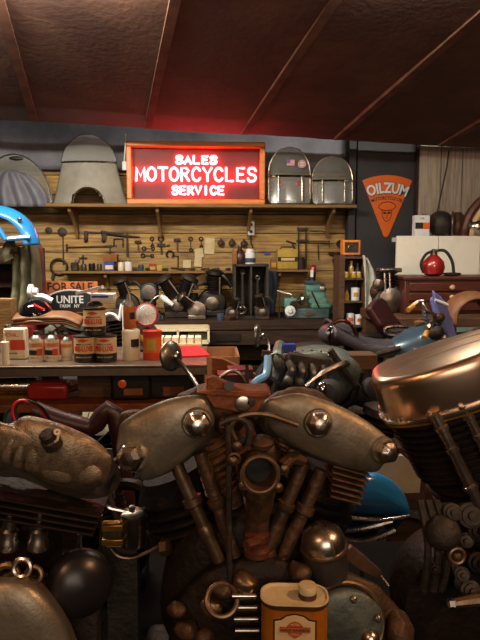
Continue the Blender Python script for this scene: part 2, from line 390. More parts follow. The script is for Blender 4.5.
O1 = [(.35, 1), (.08, .8), (.02, .5), (.08, .2), (.35, 0), (.62, .2), (.68, .5), (.62, .8)]
G = {'S': [(S1, 1, 0)], 'O': [(O1, 1, 1)], 'A': [([(0, 0), (.33, 1), (.66, 0)], 0, 0), ([(.12, .35), (.54, .35)], 0, 0)], 'L': [([(.05, 1), (.05, 0), (.6, 0)], 0, 0)],
     'E': [([(.6, 1), (.05, 1), (.05, 0), (.6, 0)], 0, 0), ([(.05, .52), (.5, .52)], 0, 0)], 'M': [([(0, 0), (.06, 1), (.36, .3), (.66, 1), (.72, 0)], 0, 0)],
     'T': [([(0, 1), (.7, 1)], 0, 0), ([(.35, 1), (.35, 0)], 0, 0)], 'R': [([(.05, 0), (.05, 1), (.45, .98), (.62, .78), (.45, .55), (.08, .5)], 0, 0), ([(.3, .5), (.64, 0)], 0, 0)],
     'C': [([(.64, .8), (.45, .99), (.2, .95), (.03, .65), (.03, .35), (.2, .05), (.45, .01), (.64, .2)], 1, 0)], 'Y': [([(0, 1), (.34, .5), (.68, 1)], 0, 0), ([(.34, .5), (.34, 0)], 0, 0)],
     'V': [([(0, 1), (.34, 0), (.68, 1)], 0, 0)], 'I': [([(.34, 1), (.34, 0)], 0, 0)]}
def neon_word(w, xa, xb, ya, yb):
    W = xb-xa; st = W/len(w)
    for i, ch in enumerate(w):
        q = MB(); o = V((0, 0, 0))
        for pts, s_, c_ in G[ch]:
            P3 = [V((xa+st*(i+.12)+p[0]/.7*st*.76, SY+.045, ya+p[1]*(yb-ya))) for p in pts]
            if s_: P3 = smooth(P3, 4, bool(c_))
            q.tube(P3, .0092, 8, bool(c_))
            if not c_:
                q.sph(P3[0], .0092, 8, 6); q.sph(P3[-1], .0092, 8, 6)
        q.build('neon_letter', 'neon', ns)
        MB().cyl((xa+st*(i+.5), SY+.045, ya+.004), (xa+st*(i+.5), SY+.066, ya+.004), .003).build('tube_support', 'glassjar', ns)
zz = lambda y: at(196, y, SY).z
xx = lambda x: at(x, 175, SY).x
neon_word('SALES', xx(175), xx(218), zz(162.6), zz(155.2))
neon_word('MOTORCYCLES', xx(134), xx(258), zz(180), zz(167))
neon_word('SERVICE', xx(171), xx(225), zz(193.6), zz(185.6))
lc = MB().tube(smooth([at(126, 134, SY), at(125, 150, SY), at(124, 165, SY)], 4), .004); cb = lc.build('cord', 'white', ns)
MB().box(at(124.5, 166, SY), (.03, .03, .06)).build('switch_box', 'white', ns, bevel=.004)
# switch below the shelf
so = T('light_switch', 'small white switch box fixed under the shelf below the neon sign', 'switch', at(251, 235, 4.56))
MB().box(at(251, 228, 4.56), (.05, .045, .11)).build('box', 'white', so, bevel=.006)
for dy in (224.5, 231.5): MB().box(at(251, dy, 4.53), (.022, .012, .02)).build('toggle', 'rubber', so)
MB().tube([at(251, 236, 4.57), at(251, 243, 4.57), at(253, 248, 4.57)], .005).build('cord', 'rubber', so)
# ------------------------------------------------------------------ windshields
def shield(t, cx, Y, z0, H, fun, m, name='screen', v0=0, v1=1, R=.5, lean=.1, skip=None, th=.004, u0=-1, u1=1):
    "curved sheet; fun(v) gives the half width at height v"
    def f(u, v):
        v = v0+(v1-v0)*v; s = fun(v)*(u0+(u1-u0)*u); a = s/R
        return (cx+R*math.sin(a), Y+R*(1-math.cos(a))+lean*v, z0+H*v)
    return MB().grid(f, 28, 22, skip).build(name, m, t, solid=th)
def rim(t, cx, Y, z0, H, fun, m, R, lean, v0=0, v1=1, r=.004, name='rim', bottom=False):
    f = lambda s, v: V((cx+R*math.sin(fun(v)*s/R), Y+R*(1-math.cos(fun(v)*s/R))+lean*v, z0+H*v))
    P = [f(-1, v0+(v1-v0)*i/30) for i in range(31)]+[f(1, v1-(v1-v0)*i/30) for i in range(31)]
    if bottom: P = [f(s/8, v0) for s in range(8, -8, -1)]+P; return MB().tube(P, r, 6, True).build(name, m, t)
    return MB().tube(P, r, 6).build(name, m, t)
dome = lambda wb, vs, k=2.2: (lambda v: wb if v < vs else wb*max(0.0, 1-((v-vs)/(1-vs))**k)**(1/k)+.002)
px1 = .0072
# large grey fairing with the clear dome (second from left)
t = T('windshield', 'grey windshield with clear dome and flared lower apron, left of the neon sign', 'windshield', (xz(89, Zs, 4.4), 4.42, Zs))
cx = xz(89, Zs, 4.36); HH = at(89, 135, 4.4).z-Zs; Y0 = 4.33
low = lambda v: .285-.28*min(v, .6)**1.15 if v < .62 else .21
shield(t, cx, Y0, Zs+.002, HH, lambda v: .3-.105*(v/.62)**.7, 'greyplastic', 'apron', 0, .62, .42, .05, skip=lambda u, v: abs(u-.48) < .2*math.sqrt(max(0, 1-(v/.38)**2.5)) if v < .38 else False)
shield(t, cx, Y0-.004, Zs+.002, HH, lambda v: .2*max(0, 1-((max(v, .6)-.6)/.4)**1.7)**(1/1.9)+.002, 'clear', 'clear_dome', .6, 1, .42, .05)
rim(t, cx, Y0-.004, Zs+.002, HH, lambda v: .2*max(0, 1-((max(v, .6)-.6)/.4)**1.7)**(1/1.9)+.002, 'steel', .42, .05, .6, 1, .003)
f = lambda s: V((cx+.42*math.sin(.2*s/.42), Y0-.01+.42*(1-math.cos(.2*s/.42))+.03, Zs+HH*.61))
MB().tube([f(i/10) for i in range(-10, 11)], .006, 6).build('seam_strip', 'chrome2', t)
ar = MB().tube([V((cx+.11*math.cos(a), Y0+.004, Zs+.003+HH*.23*math.sin(a))) for a in [PI*i/20 for i in range(21)]], .007, 6); ar.build('arch_trim', 'chrome2', t)
# leftmost fairing
t = T('windshield', 'leftmost windshield, tan arched hood over a dark crumpled apron', 'windshield', (xz(18, Zs, 4.4), 4.42, Zs-.02))
cx = xz(14, Zs, 4.36); H2 = at(17, 154, 4.4).z-Zs+.02
shield(t, cx, 4.35, Zs-.02, H2, lambda v: .26*max(0, 1-v**2.2)**(1/1.8)+.002, 'haze', 'hood', 0, 1, .5, .05)
rim(t, cx, 4.345, Zs-.02, H2, lambda v: .26*max(0, 1-v**2.2)**(1/1.8)+.002, 'steel', .5, .05, 0, 1, .005)
def cr(u, v): s = (u*2-1)*.24*(max(0, 1-v**2))**.5; return V((cx+s, 4.31+.03*math.sin(u*26+v*3)*(1-v)+.05*abs(u-.5), Zs-.02+H2*.68*v))
MB().grid(cr, 40, 10).build('apron', 'tarp', t, solid=.006)
MB().sph((cx+.02, 4.385, Zs+H2*.86), (.05, .008, .015)).build('vent', 'black', t)
# flag sticker shield
def twin(label, pl, pr, ptop, sticker):
    cx = xz((pl+pr)/2, Zs, 4.36); w = (xz(pr, Zs, 4.36)-xz(pl, Zs, 4.36))/2; H = at(pl, ptop, 4.4).z-Zs
    t = T('windshield', label, 'windshield', (cx, 4.42, Zs))
    fn = lambda v: w*(1 if v > .12 else .86+.14*(v/.12)**.5) if v < .5 else w*max(0, 1-((v-.5)/.5)**2.1)**(1/2.1)+.002
    shield(t, cx, 4.33, Zs+.003, H, fn, 'haze', 'upper_screen', .5, 1, .35, .04)
    shield(t, cx, 4.335, Zs+.003, H, fn, 'clear', 'lower_screen', 0, .5, .35, .04)
    rim(t, cx, 4.33, Zs+.003, H, fn, 'chrome2', .35, .04, .02, 1, .004, bottom=True)
    fb = lambda s, v: V((cx+.35*math.sin(w*s/.35), 4.32+.35*(1-math.cos(w*s/.35))+.04*v, Zs+.003+H*v))
    MB().tube([fb(i/12, .5) for i in range(-12, 13)], .007, 6).build('cross_bar', 'chrome', t)
    for s in (-.55, .55): MB().bar(fb(s, .06), fb(s, .5), .016, .006).build('upright', 'chrome2', t)
    MB().grid(lambda u, v: V((cx+.33*math.sin(w*.8*(2*u-1)/.35), 4.36+.35*(1-math.cos(w*(2*u-1)/.35)), Zs+.008+H*(.03+.42*v))), 16, 6).build('inner_panel', 'maroon' if sticker else 'navy', t, solid=.004)
    if sticker:
        c = fb(.02, .72); c.y -= .012; fl = MB().box(c, (.056, .003, .04)).build('flag_sticker', 'white', t)
        for i in range(4): MB().box(c+V((0, -.003, .016-i*.0107)), (.056, .002, .0055)).build('flag_stripe', 'brightred', fl)
        MB().box(c+V((-.016, -.005, .009)), (.024, .002, .022)).build('flag_canton', 'bluetin', fl)
        c = fb(.55, .7); c.y -= .014; rs = MB().cyl(c, c-V((0, .003, 0)), .028, n=24).build('round_sticker', 'white', t)
        MB().tor(c-V((0, .004, 0)), (0, 1, 0), .021, .003).build('ring', 'brightred', rs)
        MB().box(c-V((0, .005, 0)), (.03, .002, .007)).build('bar', 'brightred', rs)
        for s in (-.42, .38):
            c = fb(s, .36); c.y += .03; MB().sph(c, (.026, .018, .028)).build('red_reflector', 'red', t)
    return t
twin('clear windshield with a small flag sticker and a round sticker, right of the neon sign', 268, 311, 148, True)
twin('rightmost clear windshield on the shelf, plain, with chrome cross bar', 312, 353, 157, False)
# ------------------------------------------------------------------ Oilzum sign
OY = 4.42
w = T('wedge_sign', 'orange wedge-shaped oil sign with a capped face on the black wall', 'sign', at(386, 236, OY))
zp = at(386, 238, OY); ax = zp.x
Lz = at(386, 175, OY).z-zp.z; hw = (at(412, 182, OY).x-at(360.5, 182, OY).x)/2; sa = math.atan(hw/(Lz*.94)); R = Lz
pts = [V((ax+R*math.sin(sa*i/12), OY, zp.z+R*math.cos(sa*i/12))) for i in range(12, -13, -1)]
rr = .02; pts += [V((ax-rr*math.cos(q), OY, zp.z+rr*1.2-rr*math.sin(q))) for q in (0.2, .8, 1.57, 2.3, 2.9)]
MB().ext(pts, (0, .012, 0)).build('sign_panel', 'orange', w, sm=False, bevel=.003)
txt('lettering', 'OILZUM', 'white', w, (ax, OY-.002, zp.z+R*.80), hw*1.62, R*.175, arch=R*.82, bold=.03, th=.001)
txt('lettering_outline', 'OILZUM', 'lblack', w, (ax+.003, OY-.0005, zp.z+R*.796), hw*1.66, R*.195, arch=R*.81, bold=.05, th=.0007)
txt('small_lettering', 'MOTORCYCLE OIL', 'lblack', w, (ax, OY-.0015, zp.z+R*.64), hw*1.25, R*.055, arch=R*.66, bold=.02, th=.001)
def ln(pts, c, s, name, r=.0028, closed=False): return MB().tube(smooth([V((c[0]+x*s, OY-.002, c[1]+y*s)) for x, y in pts], 5, closed), r, 6, closed).build(name, 'lblack', w)
fc = (ax, zp.z+R*.42); s = R*.16
ln([(-.85, .45), (-.6, .8), (0, .98), (.6, .85), (.9, .5), (.5, .2), (0, .12), (-.5, .18)], fc, s, 'cap_outline', closed=True)
ln([(-.5, .15), (-.45, -.4), (-.25, -.8), (0, -.95), (.28, -.78), (.45, -.4), (.5, .15)], fc, s, 'face_outline')
for e in (-.22, .22): ln([(e-.13, -.1), (e, -.03), (e+.13, -.1), (e, -.2)], fc, s, 'eyeglass', .0035, True)
ln([(0, -.15), (.06, -.42), (-.04, -.46)], fc, s, 'nose', .002)
ln([(-.15, -.62), (0, -.67), (.16, -.6)], fc, s, 'mouth', .002)
# ================================================================== tools on the back wall
TY = WY+.005
def P_(x, y, d=0): return at(x, y, TY-d)
def pix(n): return n*.0077
def one(name, mb, m, label, cat='tool', group=None, **k): return tag(mb.build(name, m, **k), label, cat, group)
one('pulley', MB().lathe([(.012, 0), (.026, .002), (.026, .014), (.012, .018)], P_(49, 230.5), (0, -1, 0)), 'iron', 'round iron disc on the back wall beside the blue fender tip', 'pulley')
t = T('long_wrench', 'iron rod with a round head hanging above the coiled hose', 'tool', P_(62, 265))
MB().lathe([(.014, 0), (.034, .003), (.034, .014), (.012, .02)], P_(62.5, 232), (0, -1, 0)).build('head', 'iron', t); MB().bar(P_(63, 235, .008), P_(63.5, 265, .008), .012, .008).build('shaft', 'iron', t)
t = T('hose_coil', 'dark ring-shaped coil hanging on the boards above the FOR SALE sign', 'hose', P_(59, 278))
MB().tor(P_(59, 267, .01), (0, 1, 0), pix(8), .008).build('coil', 'black', t); MB().tor(P_(59, 267, .026), (0, 1, 0), pix(7.4), .006).build('coil', 'iron', t); MB().bar(P_(54, 273, .02), P_(52.5, 279, .02), .022, .02).build('end_fitting', 'iron', t)
t = T('bar_clamp', 'long iron bar with two hanging clamp heads, upper left of the tool wall', 'clamp', P_(104, 242))
MB().bar(P_(86, 232, .012), P_(122, 233.5, .012), .014, .012).build('bar', 'iron', t)
for x in (86, 103.5): MB().bar(P_(x, 231, .015), P_(x, 242, .015), .022, .026).build('jaw', 'iron', t, bevel=.004); MB().sph(P_(x, 240, .02), .015).build('knob', 'iron', t)
t = T('tie_rod', 'thin straight rod with a capped left end below the bar clamp', 'rod', P_(90, 248))
MB().cyl(P_(67, 247.5, .01), P_(112, 246.5, .01), .006).build('rod', 'iron', t); MB().cyl(P_(66.8, 244, .01), P_(66.8, 251, .01), .007).build('end_cap', 'iron', t)
def saw(label, x, y, s=1):
    t = T('pry_bar', label, 'tool', P_(x, y))
    return t
t = T('drawbar', 'long tapering bar under the wall shelf, left of the hanging tools', 'tool', P_(119, 238))
MB().tube([P_(101, 232, .02), P_(112, 234, .02), P_(125, 236, .02), P_(140, 237, .02)], [.013, .011, .009, .003]).build('bar', 'iron', t); MB().bar(P_(106, 231, .02), P_(104, 240, .02), .018, .02).build('hook', 'iron', t)
one('chisel', MB().bar(P_(127, 232, .012), P_(127.5, 255, .012), .016, .01).bar(P_(127.2, 240, .018), P_(127.4, 256, .018), .03, .012), 'iron', 'upright iron chisel standing out left of the small hammer')
one('frame_bracket', MB().tube([P_(114, 246, .01), P_(114, 239, .01), P_(123, 239, .01), P_(123, 247, .01)], .006, 6), 'iron', 'open square iron bracket between the bars', 'bracket')
one('key_tool', MB().bar(P_(110, 245, .01), P_(110, 256, .01), .008, .008).bar(P_(105, 246, .01), P_(117, 246, .01), .008, .008).bar(P_(106, 252, .01), P_(114, 252, .01), .008, .008), 'iron', 'double-barred iron key tool left of the chisel')
one('tee_handle', MB().bar(P_(79, 258, .01), P_(87, 258, .01), .01, .01).bar(P_(83, 255, .01), P_(83, 265, .01), .01, .01), 'iron', 'small T-handled tool above the left end of the tool shelf')
def hammer(x, y, l, label, s=1):
    t = T('hammer', label, 'hammer', P_(x, y+l))
    MB().bar(P_(x, y, .014), P_(x+.5, y+l, .014), .012, .01).build('handle', 'oldwood', t); MB().bar(P_(x-3.2*s, y, .016), P_(x+3.2*s, y, .016), .02, .022).build('head', 'iron', t, bevel=.004)
hammer(138, 242, 8, 'small hammer hanging right of the upright chisel')
hammer(177, 240, 11, 'hammer hanging between the ring spanner and the paper tags', 1)
def spanner(x, y, l, label, horiz=False, r=.014):
    a = P_(x, y, .008); b = P_(x+l, y+.3, .008) if horiz else P_(x+.4, y+l, .008)
    m = MB().bar(a, b, .009, .006)
    m.tor(a, (0, 1, 0), r, .005, 16, 6).tor(b, (0, 1, 0), r*.8, .005, 16, 6)
    return one('spanner', m, 'iron', label, 'spanner')
spanner(144, 248.5, 9, 'flat spanner, upper of the two lying level on the boards', True)
spanner(143, 255.5, 9, 'flat spanner, lower of the two lying level on the boards', True)
spanner(152, 239, 7, 'short spanner hanging left of the ring-headed clamp')
spanner(190.5, 239, 11, 'spanner hanging just left of the big paper sheet')
spanner(201, 239, 8, 'spanner hanging over the top of the paper sheets')
t = T('ring_clamp', 'hanging clamp with a big ring at the top, middle of the tool wall', 'clamp', P_(161, 255))
MB().tor(P_(161, 238.5, .012), (0, 1, 0), pix(2.6), .006, 18, 6).build('ring', 'iron', t); MB().bar(P_(161, 241, .012), P_(161.5, 254, .012), .014, .012).build('stem', 'iron', t); MB().bar(P_(157, 245, .016), P_(165, 245, .016), .02, .02).build('jaw', 'iron', t); MB().bar(P_(166, 246, .016), P_(170, 245, .016), .01, .01).build('lever', 'iron', t)
one('horseshoe', MB().tor(P_(170, 254.5, .01), (0, 1, 0), pix(3.4), .008, 20, 6, .6*PI+.3, 2.4*PI-.3), 'iron', 'horseshoe-shaped iron ring under the hammer', 'horseshoe')
one('hook_bar', MB().tube([P_(172, 256, .01), P_(178, 256, .01), P_(178, 268, .01), P_(171, 268, .01)], .005, 6), 'iron', 'square bent rod hanging just above the tool shelf', 'hook')
for i, (x, y) in enumerate(((221, 243.5), (232, 243.5), (244, 244))):
    t = T('pulley_block', ['leftmost of the three round pulleys left of the switch', 'middle one of the three round pulleys left of the switch', 'rightmost of the three round pulleys, nearest the switch'][i], 'pulley', P_(x, y+4), 0, 'pulleys on the back wall')
    MB().lathe([(.008, 0), (.028, .003), (.022, .012), (.028, .021), (.008, .025)], P_(x, y), (0, -1, 0)).build('wheel', 'iron', t); MB().sph(P_(x, y, .03), .012).build('hub', 'rustfin', t); MB().bar(P_(x, y-5, .012), P_(x, y-2, .012), .014, .012).build('hook', 'iron', t)
for i, (x, y, w_, h_, r_, l) in enumerate(((209.5, 246, .075, .12, 2, 'large pale paper sheet pinned on the boards'), (199, 253, .065, .07, -6, 'small paper tag hanging in the middle of the papers'), (198, 262, .055, .07, 4, 'lowest paper tag, just above the tool shelf'), (187, 264, .06, .06, 0, 'square paper card standing behind the tool shelf tools'))):
    R3 = Matrix.Rotation(math.radians(r_), 3, 'Y'); one('paper_note', MB().box(P_(x, y, .01+.003*i), (w_, .002, h_), R3), 'paper', l, 'paper')
# right hand group: clamp rods, hooks, cone
t = T('sash_clamp', 'tall sash clamp with two upright rods right of the yellow box', 'clamp', P_(303, 268))
for x in (298.5, 306): MB().bar(P_(x, 227, .02), P_(x, 268, .02), .01, .01).build('rod', 'iron', t)
for y in (229, 241): MB().bar(P_(297, y, .026), P_(308, y, .026), .02, .02).build('jaw', 'iron', t)
one('boring_bar', MB().bar(P_(296, 241, .04), P_(330, 241.5, .04), .009, .009).bar(P_(329, 240, .04), P_(329.5, 248, .04), .006, .006), 'iron', 'long thin level rod crossing the sash clamp')
one('hook_rod', MB().tube([P_(310, 231, .004), P_(322, 231, .004), P_(325, 232, .004)], .005, 6), 'iron', 'short bent rod near the top right of the boards', 'hook')
one('file', MB().bar(P_(318, 245, .01), P_(318.5, 260, .01), .014, .006), 'iron', 'narrow file hanging right of the sash clamp')
one('pistol_clamp', MB().bar(P_(286, 241, .007), P_(296, 244, .007), .014, .014).bar(P_(292, 243, .007), P_(295, 249, .007), .016, .014), 'iron', 'pistol-shaped iron clamp above the yellow box', 'clamp')
t = T('horn_funnel', 'dark metal funnel fixed to the boards left of the small cupboard', 'funnel', P_(332, 262, .03))
MB().lathe([(.012, 0), (.015, .05), (.035, .09), (.03, .09), (.01, .05)], P_(329, 253, .02), (.8, -.6, -.3)).build('cone', 'iron', t); MB().bar(P_(333, 259, .02), P_(338, 278, .02), .02, .014).build('strap', 'iron', t)
one('iron_cup', MB().lathe([(.01, 0), (.024, .005), (.03, .04), (.024, .04), (.018, .01)], P_(339, 244), (0, -1, 0)), 'iron', 'dark round cup near the right end of the boards', 'cup')
one('blue_tag', MB().box(P_(267, 253.5, .01), (.045, .006, .018)), 'bluetin', 'tiny dark blue tag on the boards left of the yellow box', 'tag')
# ------------------------------------------------------------------ things on the tool shelf
SYf = 4.49
def onshelf(x, z=None, Y=SYf): z = Zt if z is None else z; return V((xz(x, z, Y), Y, z))
def cup(name, x, r, h, m, label, z=None, Y=SYf, cat='jar', lid=None, group=None):
    o = onshelf(x, z, Y); t = T(name, label, cat, o, 0, group)
    MB().lathe([(r*.96, 0), (r, .003), (r, h*.86), (r*.9, h*.9)], o, n=20).build('body', m, t); MB().lathe([(r*.8, 0), (r*.86, 0), (r*.86, h*.14), (r*.8, h*.15)], o+V((0, 0, h*.88)), n=20).build('lid', lid or 'steel', t)
    return t
def carton(name, x, w_, d_, h_, m, label, z=None, Y=SYf, cat='box', band=None, rz=0):
    o = onshelf(x, z, Y); t = T(name, label, cat, o, rz)
    MB().box((0, 0, h_/2), (w_, d_, h_)).build('body', m, t, local=True, bevel=.002); MB().box((0, 0, h_+.002), (w_*1.02, d_*1.02, .006)).build('lid', m, t, local=True)
    if band: MB().box((0, -d_/2-.001, h_*.45), (w_*.8, .002, h_*.5)).build('label_patch', band, t, local=True)
    return t
carton('tin_box', 110, .07, .07, .06, 'bluetin', 'blue tin with pale patch at the left end of the tool shelf', band='labelw')
carton('parts_carton', 111, .1, .08, .05, 'card', 'small cardboard carton on top of the blue tin', z=Zt+.066)
cup('white_jar', 121, .022, .07, 'labelw', 'white-bodied jar right of the blue tin')
cup('white_jar', 128.5, .028, .075, 'white', 'wider pale jar with grey lid on the tool shelf', lid='steel')
cup('grey_tin', 141, .022, .045, 'slate', 'small blue-grey tin in the middle of the tool shelf', cat='tin')
carton('red_tin', 153, .05, .04, .045, 'red', 'small red tin on the tool shelf', band='yellow')
carton('yellow_tin', 160, .04, .04, .035, 'yellow', 'small yellow tin beside the red one on the tool shelf')
for i, (x, l, a) in enumerate(((135, 4, 8), (147, 4, -6), (165, 6, 0), (181, 7, 5), (192, 6, -4), (205, 8, 3), (216, 7, -4), (228, 5, 2))):
    o = onshelf(x, None, 4.46); d = V((math.cos(math.radians(a)), math.sin(math.radians(a))*2, 0)).normalized()
    ls = ['first hand tool lying between the jars and the grey tin', 'dark tool lying right of the grey tin', 'dark pliers lying right of the yellow tin', 'long dark tool lying under the paper card', 'dark tool lying below the paper tags', 'long chisel lying on the tool shelf below the large paper', 'dark file lying near the right end of the tool shelf', 'short tool lying against the dark crate']
    one('hand_tool', MB().tube([o-d*l*.0038+V((0, 0, .012)), o+V((0, 0, .012)), o+d*l*.0038+V((0, 0, .012))], [.006, .01, .012]), 'iron', ls[i], 'tool', 'hand tools lying on the tool shelf')
o = onshelf(75, None, 4.5)
t = T('small_vise', 'small silver and dark vise near the left end of the tool shelf', 'vise', o)
MB().box(o+V((0, 0, .03)), (.05, .05, .06)).build('body', 'iron', t, bevel=.006); MB().box(o+V((.02, 0, .07)), (.03, .05, .02)).build('jaw', 'steel', t, bevel=.003); MB().cyl(o+V((-.02, 0, .04)), o+V((-.02, -.06, .04)), .006).build('screw', 'steel', t)
cup('steel_pot', 84, .02, .05, 'steel', 'steel pot left of the dark oiler on the tool shelf', cat='pot'); cup('oiler', 92, .024, .055, 'black', 'dark oiler near the left of the tool shelf', cat='oiler'); cup('tin_cup', 99.5, .018, .05, 'steel', 'bright tin cup just left of the cardboard carton', cat='cup')
# yellow box, jar
o = onshelf(287, Zt+.01); t = T('yellow_case', 'yellow case with a dark band on the short shelf', 'case', o)
MB().box(o+V((0, 0, .075)), (.155, .09, .15)).build('body', 'yellow', t, bevel=.008); MB().box(o+V((0, -.046, .075)), (.15, .004, .034)).build('band', 'iron', t); MB().box(o+V((0, -.05, .075)), (.1, .004, .02)).build('name_plate', 'label', t); MB().tube([o+V((-.05, 0, .15)), o+V((-.045, 0, .165)), o+V((.045, 0, .165)), o+V((.05, 0, .15))], .005).build('handle', 'iron', t)
cup('dark_jar', 301, .03, .085, 'iron', 'dark jar right of the yellow case', z=Zt+.01, lid='black', Y=4.46)
carton('tobacco_tin', 273.5, .045, .04, .07, 'card', 'small brown tin with pale label left of the yellow case', z=Zt+.01, band='yellow')
# ================================================================== workbench
xa = -2.3; xb = at(372, 321, 3.95).x; BD = .62
wbn = T('workbench', 'long dark wooden workbench along the back wall', 'workbench', ((xa+xb)/2, 3.95+BD/2, 0))
MB().box(((xa+xb)/2, 3.95+BD/2, Zb-.03), (xb-xa, BD, .06)).build('bench_top', 'darkwood', wbn, bevel=.004)
MB().box(((xa+xb)/2, 3.975, Zb-.11), (xb-xa, .03, .1)).build('apron', 'darkwood', wbn)
for x in (xa+.1, -1.2, -.1, xb-.1):
    for y in (4.0, 4.5): MB().box((x, y, (Zb-.06)/2), (.09, .09, Zb-.06)).build('leg', 'darkwood', wbn)
MB().box(((xa+xb)/2, 4.28, .32), (xb-xa-.1, .5, .03)).build('lower_shelf', 'darkwood', wbn)
x = at(228, 328, 3.955).x; MB().box((x, 3.955, Zb-.11), (.16, .012, .05)).build('drawer_front', 'black', wbn)
def ob(x, Y=4.2): return V((xz(x, Zb, Y), Y, Zb))
# dark crate with connecting rods
o = ob(250, 4.22); cw = .225; chh = at(250, 264, 4.12).z-Zb
t = T('wooden_crate', 'dark upright wooden crate standing open-fronted on the workbench', 'crate', o)
for dx in (-cw/2, cw/2): MB().box(o+V((dx, 0, chh/2)), (.016, .22, chh)).build('side_panel', 'crate', t)
MB().box(o+V((0, 0, chh-.008)), (cw, .22, .016)).build('top_panel', 'crate', t); MB().box(o+V((0, 0, .008)), (cw-.016, .22, .016)).build('bottom_panel', 'crate', t); MB().box(o+V((0, .1, chh/2)), (cw-.02, .014, chh-.03)).build('back_panel', 'crate', t)
MB().box(o+V((0, -.04, chh/2)), (.012, .13, chh-.034)).build('divider', 'crate', t)
for i, (dx, hh) in enumerate(((-.055, .3), (.05, .26))):
    c = o+V((dx, -.03, .016)); t = T('connecting_rod', ['connecting rod standing in the left half of the dark crate', 'connecting rod standing in the right half of the dark crate'][i], 'engine part', c)
    MB().tube([c+V((0, 0, .04)), c+V((0, 0, hh))], [.014, .009]).build('shank', 'steel', t); MB().tor(c+V((0, 0, .032)), (0, 1, 0), .024, .01).build('big_end', 'steel', t); MB().tor(c+V((0, 0, hh)), (0, 1, 0), .014, .006).build('small_end', 'steel', t)
# on the crate
zc = Zb+chh
o = V((xz(240, zc, 4.2), 4.2, zc)); t = T('glass_jug', 'reddish jug on top of the dark crate', 'jug', o)
MB().lathe([(.035, 0), (.04, .01), (.042, .06), (.03, .085), (.014, .1), (.014, .12)], o).build('body', 'maroon', t); MB().tor(o+V((-.03, 0, .095)), (0, 1, 0), .018, .004, 16, 6).build('handle', 'steel', t); MB().cyl(o+V((0, 0, .12)), o+V((0, 0, .13)), .017).build('lid', 'steel', t)
o = V((xz(250, zc, 4.2), 4.2, zc)); t = T('enamel_can', 'blue and white can on top of the dark crate', 'can', o)
MB().lathe([(.036, 0), (.038, .07), (.024, .085)], o).build('body', 'white', t); MB().lathe([(.0395, 0), (.0395, .03)], o+V((0, 0, .01))).build('blue_band', 'denim', t); MB().lathe([(.03, 0), (.03, .02), (.01, .024)], o+V((0, 0, .082))).build('lid', 'white', t)
one('orange_carton', MB().box(V((xz(234.5, zc, 4.18), 4.18, zc+.045)), (.03, .05, .09)), 'card', 'small orange carton at the left edge of the dark crate top', 'box')
# denim rag
c0 = V((xz(270, Zt, 4.4), 4.41, Zt-.005))
one('denim_rag', MB().grid(lambda u, v: (c0.x-.05+.1*u+.01*math.sin(v*5), 4.41+.012*math.sin(u*14), Zt+.0-.32*v), 16, 14), 'denim', 'blue denim rag hanging from the short shelf right of the crate', 'rag', solid=.005)
# ------------------------------------------------------------------ teal lathe
o = ob(304, 4.15); o.x = (xz(285, Zb, 4.05)+xz(329, Zb, 4.05))/2
LX = lambda p: xz(p, Zb+.1, 4.1); LZ = lambda y: at(305, y, 4.1).z
lt = T('bench_lathe', 'teal bench grinding machine with motor on the workbench', 'machine', o)
MB().box(((LX(286)+LX(329))/2, 4.15, Zb+.035), (LX(329)-LX(286), .16, .07)).build('bed', 'tealdark', lt, bevel=.008)
cc = V(((LX(308)), 4.062, Zb+.035)); MB().ext([cc+V((-.05, 0, 0)), cc+V((0, 0, .018)), cc+V((.05, 0, 0)), cc+V((0, 0, -.018))], (0, .01, 0)).build('name_plate', 'steel', lt)
MB().box(((LX(284)+LX(297))/2, 4.15, (Zb+.07+LZ(298))/2), (LX(297)-LX(284), .14, LZ(298)-Zb-.07)).build('headstock', 'teal', lt, bevel=.012)
MB().cyl((LX(293.5), 4.08, LZ(304.5)), (LX(293.5), 4.05, LZ(304.5)), .03, .026).build('dial', 'black', lt)
MB().lathe([(.012, 0), (.036, .004), (.036, .012), (.018, .016), (.012, .03)], (LX(289), 4.05, LZ(310)), (0, -1, 0)).build('handwheel', 'white', lt)
MB().cyl((LX(297), 4.15, LZ(301)), (LX(304), 4.15, LZ(301)), .012).build('spindle', 'steel', lt)
MB().lathe([(.03, 0), (.042, .01), (.042, .025), (.02, .04)], (LX(300), 4.15, LZ(300)), (1, 0, 0)).build('chuck', 'chrome2', lt)
MB().box(((LX(311)+LX(331))/2, 4.15, (Zb+.07+LZ(303))/2), (LX(331)-LX(311), .16, LZ(303)-Zb-.07)).build('carriage', 'teal', lt, bevel=.01)
MB().box(((LX(309)+LX(327))/2, 4.15, LZ(300.5)), (LX(327)-LX(309), .13, .04)).build('slide', 'teal', lt, bevel=.006)
MB().box((LX(316), 4.15, LZ(295.5)), (.13, .1, .045)).build('motor_mount', 'teal', lt, bevel=.008)
MB().lathe([(.03, 0), (.036, .006), (.036, .1), (.033, .105)], (LX(306), 4.15, LZ(289.5)), (1, 0, 0)).build('motor', 'teal', lt)
MB().lathe([(.038, 0), (.041, .006), (.041, .03), (.025, .04)], (LX(320.5), 4.15, LZ(289.5)), (1, 0, 0)).build('motor_end_cap', 'steel', lt)
MB().tube([(LX(310), 4.04, LZ(291)), (LX(314), 4.03, LZ(300)), (LX(318), 4.03, LZ(308))], .006).build('lever', 'black', lt)
MB().sph((LX(307), 4.07, LZ(295)), .012).build('lever_knob', 'gold', lt)
MB().box((LX(334), 4.15, LZ(310)), (.07, .1, .05)).build('tailstock', 'teal', lt, bevel=.01)
one('screw_tin', MB().box((LX(311.5), 4.15, LZ(283)), (.085, .06, .022)), 'slate', 'flat blue tin resting on the lathe motor', 'tin', bevel=.003).location.z = LZ(289.5)+.037
oc = V((xz(312, LZ(283), 4.15), 4.15, LZ(289.5)+.0592)); t = T('oil_can', 'small red, white and black can tilted on the lathe motor', 'can', oc)
